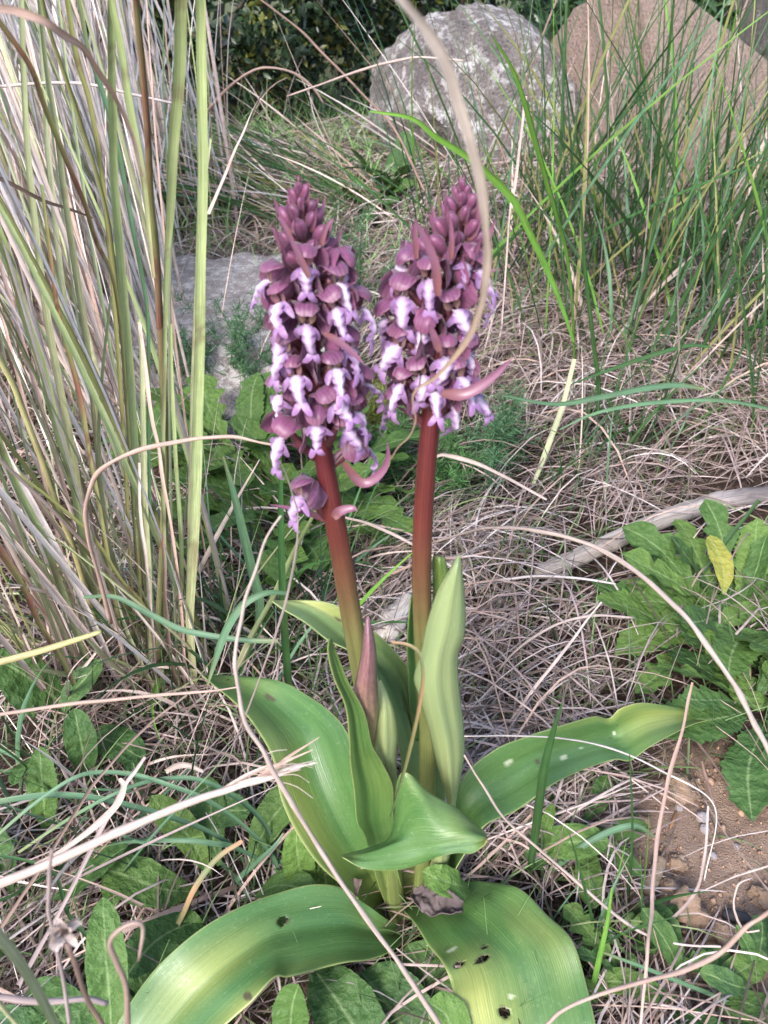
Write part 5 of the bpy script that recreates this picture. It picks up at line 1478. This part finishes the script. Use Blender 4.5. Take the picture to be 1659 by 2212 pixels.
def hood_mesh(seed, open_=1.0):
    r = np.random.default_rng(seed)
    bag = Bag()
    out = np.array([0.155, 0.050, 0.118]); inn = np.array([0.20, 0.13, 0.075])

    def col(U, c):
        e = np.abs(U[:, 0:1])
        return c * (1 - 0.15 * e) + np.array([0.34, 0.17, 0.24]) * (0.25 * e)
    # helmet of three broad striped sepals, opening outward and a little down
    ax_ = nrm(np.array([r.normal(0, .08), -0.64, -0.77])); upv = nrm(np.array([0, 0, 1.0]) - ax_ * ax_[2]); sdv = np.cross(upv, ax_)
    nph, nth = 37, 10
    ph = np.linspace(-math.pi, math.pi, nph)
    V = np.zeros((nth, nph, 3)); U = np.zeros((nth, nph, 2)); C = np.zeros((nth, nph, 3))
    flare = r.uniform(0.9, 1.25)
    for j, p in enumerate(ph):
        dd = [math.atan2(math.sin(p - c0), math.cos(p - c0)) for c0 in (0, 1.95, -1.95)]
        lob = max(math.exp(-(d_ / 0.85) ** 4) * (1.0 if i_ == 0 else 0.98) for i_, d_ in enumerate(dd))
        rim = math.radians(26 + 88 * lob * open_)
        kk = int(np.argmin([abs(d_) for d_ in dd])); dl_ = dd[kk]
        for i in range(nth):
            q = i / (nth - 1); th_ = rim * q
            rad = 8.0 * (1 + 0.05 * math.sin(5 * p + seed)) * (1 + (0.34 * flare if kk else 0.0) * q ** 2)
            V[i, j] = rad * (math.sin(th_) * (math.cos(p) * upv + math.sin(p) * sdv) - 0.85 * math.cos(th_) * ax_)
            U[i, j] = (dl_ * 1.5 + kk * 3.3, q)
            C[i, j] = out * (1.05 - 0.2 * q) + np.array([0.10, 0.07, 0.06]) * sstep(.75, 1, q)
    V += np.array([0, -1.0, 1.0]) + r.normal(0, 0.14, V.shape)
    bag.add(V.reshape(-1, 3), grid_faces(nth, nph), C.reshape(-1, 3), U.reshape(-1, 2))
    # petals inside the hood: greenish
    for sd_ in (-1, 1):
        V, F, U = dish((sd_ * 2.1, -4.2, 1.8), (sd_ * 0.3, 0.8, 0.2), (sd_ * .2, -.5, 1), 6.5, 3.2, 1.0, 5, 7, seed + 5 + sd_)
        bag.add(V, F, inn * np.ones((len(V), 1)), U * 0)
    V, F, C, U = bag.out()
    # ovary
    return V * 1e-3, F, C, U


def lip_mesh(seed):
    r = np.random.default_rng(seed)
    bag = Bag()
    bendx = r.normal(0, 3.0)
    path = cr([(0, -3.5, -1.0), (0.1 * bendx, -6.8, -2.8), (0.3 * bendx, -9.0, -7), (0.6 * bendx, -9.6 + r.normal(0, .8), -12), (bendx, -9.0 + r.normal(0, 1.2), -16.5)], 18)
    t = np.linspace(0, 1, 18); s = np.linspace(-1, 1, 11)
    hw = np.interp(t, [0, .12, .25, .42, .6, .78, 1], [1.3, 1.7, 3.3, 3.5, 2.9, 2.4, 2.3])
    wave = r.uniform(0, 6.3)
    V = np.zeros((18, 11, 3)); C = np.zeros((18, 11, 3))
    white = np.array([0.74, 0.62, 0.73]); violet = np.array([0.225, 0.115, 0.27]); dark = np.array([0.15, 0.05, 0.13])
    for i in range(18):
        for j in range(11):
            e = abs(s[j])
            fr = 1 + 0.13 * math.sin(t[i] * 34 + wave + (1 if s[j] > 0 else 0)) * e
            V[i, j] = path[i] + np.array([s[j] * hw[i] * fr, 0, 0]) + np.array([0, 1, 0.25]) * (1.9 * e ** 2 + 1.0 * e * math.sin(t[i] * 26 + wave) * sstep(.2, .4, t[i]))
            m = sstep(0.22, 0.85, e + 0.3 * (t[i] - 0.4))
            c = white * (1 - m) + violet * m
            th_ = max(0, 1 - t[i] / 0.10)
            c = c * (1 - 0.6 * th_) + np.array([0.45, 0.42, 0.22]) * 0.6 * th_
            tip = sstep(.75, 1.0, t[i]) * 0.45
            C[i, j] = c * (1 - tip) + violet * tip
    bag.add(V.reshape(-1, 3), grid_faces(18, 11), C.reshape(-1, 3))
    # forked end
    for sd_ in (-1, 1):
        b = path[-1] + np.array([sd_ * 1.1, 0.4, 0.6])
        ln = r.uniform(5.0, 7.5)
        p2 = cr([b, b + np.array([sd_ * 1.2, -.3, -ln * .5]), b + np.array([sd_ * (2.6 + r.normal(0, .7)), 1.2 + r.normal(0, 1), -ln])], 9)
        w = np.interp(np.linspace(0, 1, 9), [0, .3, .8, 1], [3.2, 3.4, 2.8, 1.0])
        V, F, tt = ribbon(p2, w, (0.2 * sd_, -1, 0.1), -0.18)
        bag.add(V, F, violet * 1.15 * (1 - tt[:, None] * .25) + np.array([.08, .02, .05]) * tt[:, None])
    # side lobes, drooping and curled back
    for sd_ in (-1, 1):
        b = path[4] + np.array([sd_ * 2.4, 0.6, 0])
        ln = r.uniform(6.5, 9.5)
        p2 = cr([b, b + np.array([sd_ * 2.6, 0.6, -ln * .45]), b + np.array([sd_ * (3.2 + r.normal(0, .8)), 2.6 + r.normal(0, .8), -ln])], 9)
        w = np.interp(np.linspace(0, 1, 9), [0, .3, .8, 1], [3.6, 3.8, 2.6, 0.8])
        V, F, tt = ribbon(p2, w, (0.5 * sd_, -1, 0.1), 0.2)
        bag.add(V, F, violet * (1 - tt[:, None] * .6) + dark * tt[:, None] * .6)
    V, F, C, U = bag.out()
    return V * 1e-3, F, C, U


HOODS, LIPS = [], []
for i in range(12):
    V, F, C, U = hood_mesh(700 + i, 0.85 + 0.025 * i); me = mesh('flower', V, F, C, U); me.materials.append(M_HOOD); HOODS.append(me)
    V, F, C, U = lip_mesh(740 + i); me = mesh('lip', V, F, C, U); me.materials.append(M_LIP); LIPS.append(me)


def bud_mesh(seed):
    r = np.random.default_rng(seed)
    n, k = 12, 12
    t = np.linspace(0, 1, n)
    rad = 3.4 * np.interp(t, [0, .08, .3, .6, .85, .96, 1], [.35, .55, .85, 1.0, .78, .42, .05])
    P = np.stack([0.3 * np.sin(t * 3), -1.6 * t ** 2, t * 10.5], -1)
    a = np.linspace(0, 2 * math.pi, k, endpoint=False)
    V = np.zeros((n, k, 3)); C = np.zeros((n, k, 3))
    for i in range(n):
        for j in range(k):
            rr = rad[i] * (1 + 0.10 * math.cos(3 * a[j] + 0.5))
            V[i, j] = P[i] + rr * np.array([math.cos(a[j]), math.sin(a[j]), 0])
            C[i, j] = np.array([0.16, 0.052, 0.11]) * (0.75 + 0.35 * math.cos(3 * a[j] + .5)) + np.array([0.08, 0.02, 0.03]) * (1 - t[i])
    U = np.stack(np.meshgrid(np.abs(np.linspace(-1, 1, k)) * 1.2, t), -1).reshape(-1, 2)
    return V.reshape(-1, 3) * 1e-3, grid_faces(n, k, True), C.reshape(-1, 3), U


BUDS = []
for i in range(4):
    V, F, C, U = bud_mesh(780 + i); me = mesh('bud', V, F, C, U); me.materials.append(M_HOOD); BUDS.append(me)


def bract_geo(P, w, cols):
    P = cr(P, 16); t = np.linspace(0, 1, 16)
    W = w * np.interp(t, [0, .15, .45, .8, 1], [.6, 1, .9, .5, .04])
    V, F, tt = ribbon(P, W, nrm(nrm(CAMP - P) + np.array([0.2, 0, .2])), 0.28)
    return V, F, ramp(tt, cols)


BRC = [(0, (0.15, 0.055, 0.05)), (.4, (0.17, 0.07, 0.11)), (1, (0.165, 0.064, 0.12))]


def spike(orch, axis, stem_w, flowers, buds, bracts, seed):
    """axis: (u,v,y) triples from the tip down to the ground."""
    r = np.random.default_rng(seed)
    A = np.array([Yp(u, v, y) for u, v, y in axis])
    P = cr(A[::-1], 70); t = np.linspace(0, 1, 70)
    fwd = (P - CAMP) @ _F
    R = np.interp(t, [s[0] for s in stem_w], [s[1] for s in stem_w]) * 0.46 * (1 + 0.06 * vnoise(t * 14, t * 0, 8)) * fwd / FPX
    V, F, tt = tube(P, R, 16)
    C = ramp(tt, [(0, (0.13, 0.17, 0.05)), (.30, (0.13, 0.13, 0.045)), (.38, (0.11, 0.058, 0.028)), (.46, (0.105, 0.024, 0.019)), (.60, (0.075, 0.012, 0.015)), (1, (0.06, 0.013, 0.022))])
    C = C * (1 + 0.45 * vnoise(np.arange(len(C)) % 16 * 0.9, tt * 5, 3))[:, None]
    U = np.vstack([np.stack([np.tile(np.abs(np.linspace(-1, 1, 16)) * 2, 70), np.repeat(t * 0.25, 16)], -1), [[0, 0], [0, 0.25]]])
    build('stem', V, F, M_STEM, orch, C, U)
    o0 = np.array(orch.location)
    vs = np.array([a[1] for a in axis]); us = np.array([a[0] for a in axis]); yy = np.array([a[2] for a in axis])

    def ax(v): return np.interp(v, vs, us), np.interp(v, vs, yy)
    for (u, v, az, sc, tilt, roll) in flowers:
        au, ay = ax(v)
        if v < 955: u = au + (u - au) * 0.92
        a = math.radians(az)
        rad = 0.0125
        c = Yp(u, v, ay - rad * math.cos(a))
        f = put('flower', HOODS[r.integers(0, 12)], None, orch, c - o0)
        f.rotation_euler = (math.radians(tilt + r.normal(0, 9)), math.radians(roll + r.normal(0, 11)), a + r.normal(0, .12))
        sc = sc * r.uniform(0.92, 1.12)
        f.scale = (sc, sc, sc)
        lp = put('lip', LIPS[r.integers(0, 12)], None, f)
        lp.rotation_euler = (r.normal(0, 0.2), r.normal(0, 0.16), r.normal(0, 0.28))
        lp.scale = (r.uniform(.8, 1.15), .95, r.uniform(.68, .92))
        # ovary from stem to flower, in the orchid's frame
        s0 = Yp(au + (u - au) * 0.12, v + 55, ay)
        back = c + np.array([-math.sin(a), math.cos(a), 0]) * 0.002
        Q = cr([s0, s0 * 0.45 + back * 0.55 + np.array([math.sin(a), -math.cos(a), 0]) * 0.001, back], 9)
        V, F, tt = tube(Q, np.interp(np.linspace(0, 1, 9), [0, .5, 1], [.0022, .0026, .0016]), 7)
        build('ovary', V, F, M_STEM, orch, ramp(tt, [(0, (0.085, 0.022, 0.024)), (1, (0.16, 0.055, 0.07))]))
        # its bract
        if r.random() < 0.75:
            side = nrm(back - s0)
            b1 = s0 + np.array([r.normal(0, .002), -.002, 0]); d = np.array([math.sin(a) * .8 + r.normal(0, .25), -math.cos(a) * .4, .8])
            V, F, C = bract_geo([b1, b1 + d * .010, b1 + d * .020 + np.array([math.sin(a), -math.cos(a), -.3]) * .004], .0036, BRC)
            build('bract', V, F, M_STEM, orch, C)
    # buds spiral up to the tip
    (v0, v1, nb, w0, w1) = buds
    for i in range(nb):
        q = (i + 0.5) / nb
        v = v0 + (v1 - v0) * q ** 0.9
        au, ay = ax(v)
        a = i * 2.39996 + seed
        rad = (w0 + (w1 - w0) * q) * 1e-3
        ctr = Yp(au, v, ay)
        c = ctr + np.array([math.sin(a) * rad, -math.cos(a) * rad, -0.004])
        sc = np.interp(q, [0, .5, 1], [1.12, 0.86, .48]) * r.uniform(.82, 1.18)
        b = put('bud', BUDS[i % 4], None, orch, c - o0)
        lean = np.interp(q, [0, .6, 1], [0.62, 0.34, 0.05])
        b.rotation_euler = (lean, r.normal(0, .08), a)
        b.scale = (sc, sc, sc * 1.05)
        b1 = c + np.array([0, 0, -.003]); d = np.array([math.sin(a) * math.sin(lean), -math.cos(a) * math.sin(lean), math.cos(lean)])
        V, F, C = bract_geo([b1 + d * .001, b1 + d * .007 * sc + np.array([math.sin(a), -math.cos(a), 0]) * .0028 * sc, b1 + d * .0185 * sc + np.array([math.sin(a), -math.cos(a), 0]) * .0015], .0034 * sc, BRC)
        build('bract', V, F, M_STEM, orch, C)
    for pts, yv, w in bracts:
        Q = [Yp(p[0], p[1], yv) for p in px(pts)]
        fw = (Q[0] - CAMP) @ _F
        V, F, C = bract_geo(Q, w * fw / FPX, BRC)
        build('bract', V, F, M_STEM, orch, C)


AX_A = [(645, 378, .358), (652, 460, .357), (661, 560, .355), (675, 750, .350), (694, 950, .345), (712, 1060, .342), (730, 1160, .338), (752, 1290, .334), (775, 1420, .330), (800, 1560, .326), (838, 1800, .318), (858, 2000, .311)]
FL_A = [  # u, v, azimuth, scale, tilt, roll
    (660, 566, 5, 1.0, -12, 4), (726, 605, 48, 1.0, -6, 0), (592, 606, -62, 1.05, 0, 0), (612, 650, -32, 1.0, -4, 0), (736, 568, 70, .85, 20, 0),
    (730, 655, 25, 1.05, -8, -12), (768, 660, 80, 1.0, 0, 0), (662, 692, 2, 1.0, -8, 5), (612, 712, -40, 1.0, -4, 4),
    (745, 742, 68, 1.0, 0, 0),
    (640, 806, -18, 1.05, -8, 6), (722, 790, 26, 1.05, -6, -4), (775, 832, 82, 1.05, 0, 0), (607, 842, -68, 1.0, 0, 0), 
    (716, 866, 12, 1.08, -6, -8), (758, 885, 62, 1.0, 0, 0), (612, 935, -48, 1.1, 4, 0), (690, 905, -5, 1.0, 10, 4), (735, 920, 45, 1.0, 8, 0), (622, 752, -35, 1.0, -2, 0), 
    (768, 962, 118, 1.15, 0, 0), (664, 1066, -62, 1.12, 2, 0),
    (640, 640, -150, 1.0, 0, 0), (700, 700, 150, 1.0, 0, 0), (660, 790, -170, 1.0, 0, 0), (715, 850, 140, 1.0, 0, 0), (650, 880, -140, 1.0, 0, 0)]
BR_A = [('700,720 735,740 768,768 790,790', .325, 16), ('742,1000 775,1040 800,1040 828,1015 838,985 836,955', .322, 22), ('720,1120 733,1105 760,1098 772,1104', .326, 22),
        ('640,540 610,480 598,470', .345, 12), ('690,540 705,490 722,470', .345, 12), ('668,600 640,540 622,508', .333, 15), ('765,1260 762,1230 764,1205', .34, 14)]
spike(orch_a, AX_A, [(0, 44), (.3, 50), (.45, 50), (.56, 47), (.66, 44), (.8, 30), (1, 10)], FL_A, (575, 392, 24, 7.6, 0.9), BR_A, 1)

AX_B = [(1003, 378, .372), (996, 440, .371), (985, 520, .369), (962, 650, .365), (940, 800, .360), (931, 900, .357), (918, 1050, .353), (911, 1200, .348), (912, 1330, .344), (918, 1450, .340), (925, 1600, .333), (915, 1850, .322), (905, 1985, .315)]
FL_B = [
    (928, 594, -8, 1.0, -10, 4), (868, 630, -38, 1.05, -6, 6), (884, 566, -62, 1.0, 6, 0), (1018, 580, 66, 1.0, 4, 0), (1024, 628, 72, 1.05, 0, 0),
    (978, 660, 14, 1.0, -8, -6), (842, 680, -75, 1.1, 0, 0), (1000, 556, 50, .9, 10, 0),
    (868, 742, -48, 1.08, -2, 6), (962, 762, 14, 1.0, -6, -10), (1000, 752, 62, 1.0, 0, 0),
    (872, 822, -42, 1.05, -6, 4), (940, 838, 2, 1.0, -14, 6), (985, 810, 35, 1.0, -8, -6), (1012, 850, 60, 1.05, 0, -8), (862, 868, -80, 1.0, 0, 0), (905, 800, -20, 1.0, 4, 0), (975, 862, 40, 1.0, 6, 0), (920, 700, -10, 1.0, 4, 0), 
    (935, 640, 150, 1.0, 0, 0), (985, 720, 170, 1.0, 0, 0), (925, 780, -150, 1.0, 0, 0), (960, 830, 160, 1.0, 0, 0), (915, 620, -140, 1.0, 0, 0)]
BR_B = [('955,850 1000,852 1040,832 1075,805 1108,772', .335, 26), ('946,640 940,570 915,510 895,475', .340, 20), ('900,560 896,500 900,470', .352, 13),
        ('950,760 935,720 925,700', .335, 18), ('1030,520 1034,440 1030,385', .368, 12), ('975,560 975,500 968,450', .35, 12)]
spike(orch_b, AX_B, [(0, 40), (.3, 44), (.45, 46), (.56, 46), (.66, 42), (.8, 30), (1, 10)], FL_B, (560, 390, 26, 8.0, 0.9), BR_B, 2)


# ------------------------------------------------------------------ look-alikes share a group
GROUPS = {'boulder': 'boulders beyond the grass', 'shrub': 'dark evergreen shrubs', 'leafy_weed': 'leafy weeds around the boulders', 'dry_reed_clump': 'dry reed clumps',
          'rush_tuft': 'rush tufts before the boulders', 'grass_tuft': 'green grass tufts', 'dry_grass_tuft': 'loose dry grass', 'long_grass': 'single long grass blades', 'dry_stalk': 'single dry stalks',
          'weed': 'broad-leaved weeds', 'leafy_herb': 'narrow-leaved herbs', 'seedling': 'seedlings at the orchid foot', 'fennel': 'feathery fennel plants', 'soil_clod': 'clods on the bare soil',
          'pebble': 'pebbles on the bare soil', 'charred_bark': 'charred bark pieces', 'wood_splinter': 'wood splinters', 'dead_leaf': 'dead leaves at the orchid foot', 'orchid': 'flowering orchids'}
for o in SC.objects:
    k_ = o.name.split('.')[0]
    if o.parent is None and k_ in GROUPS: o['group'] = GROUPS[k_]
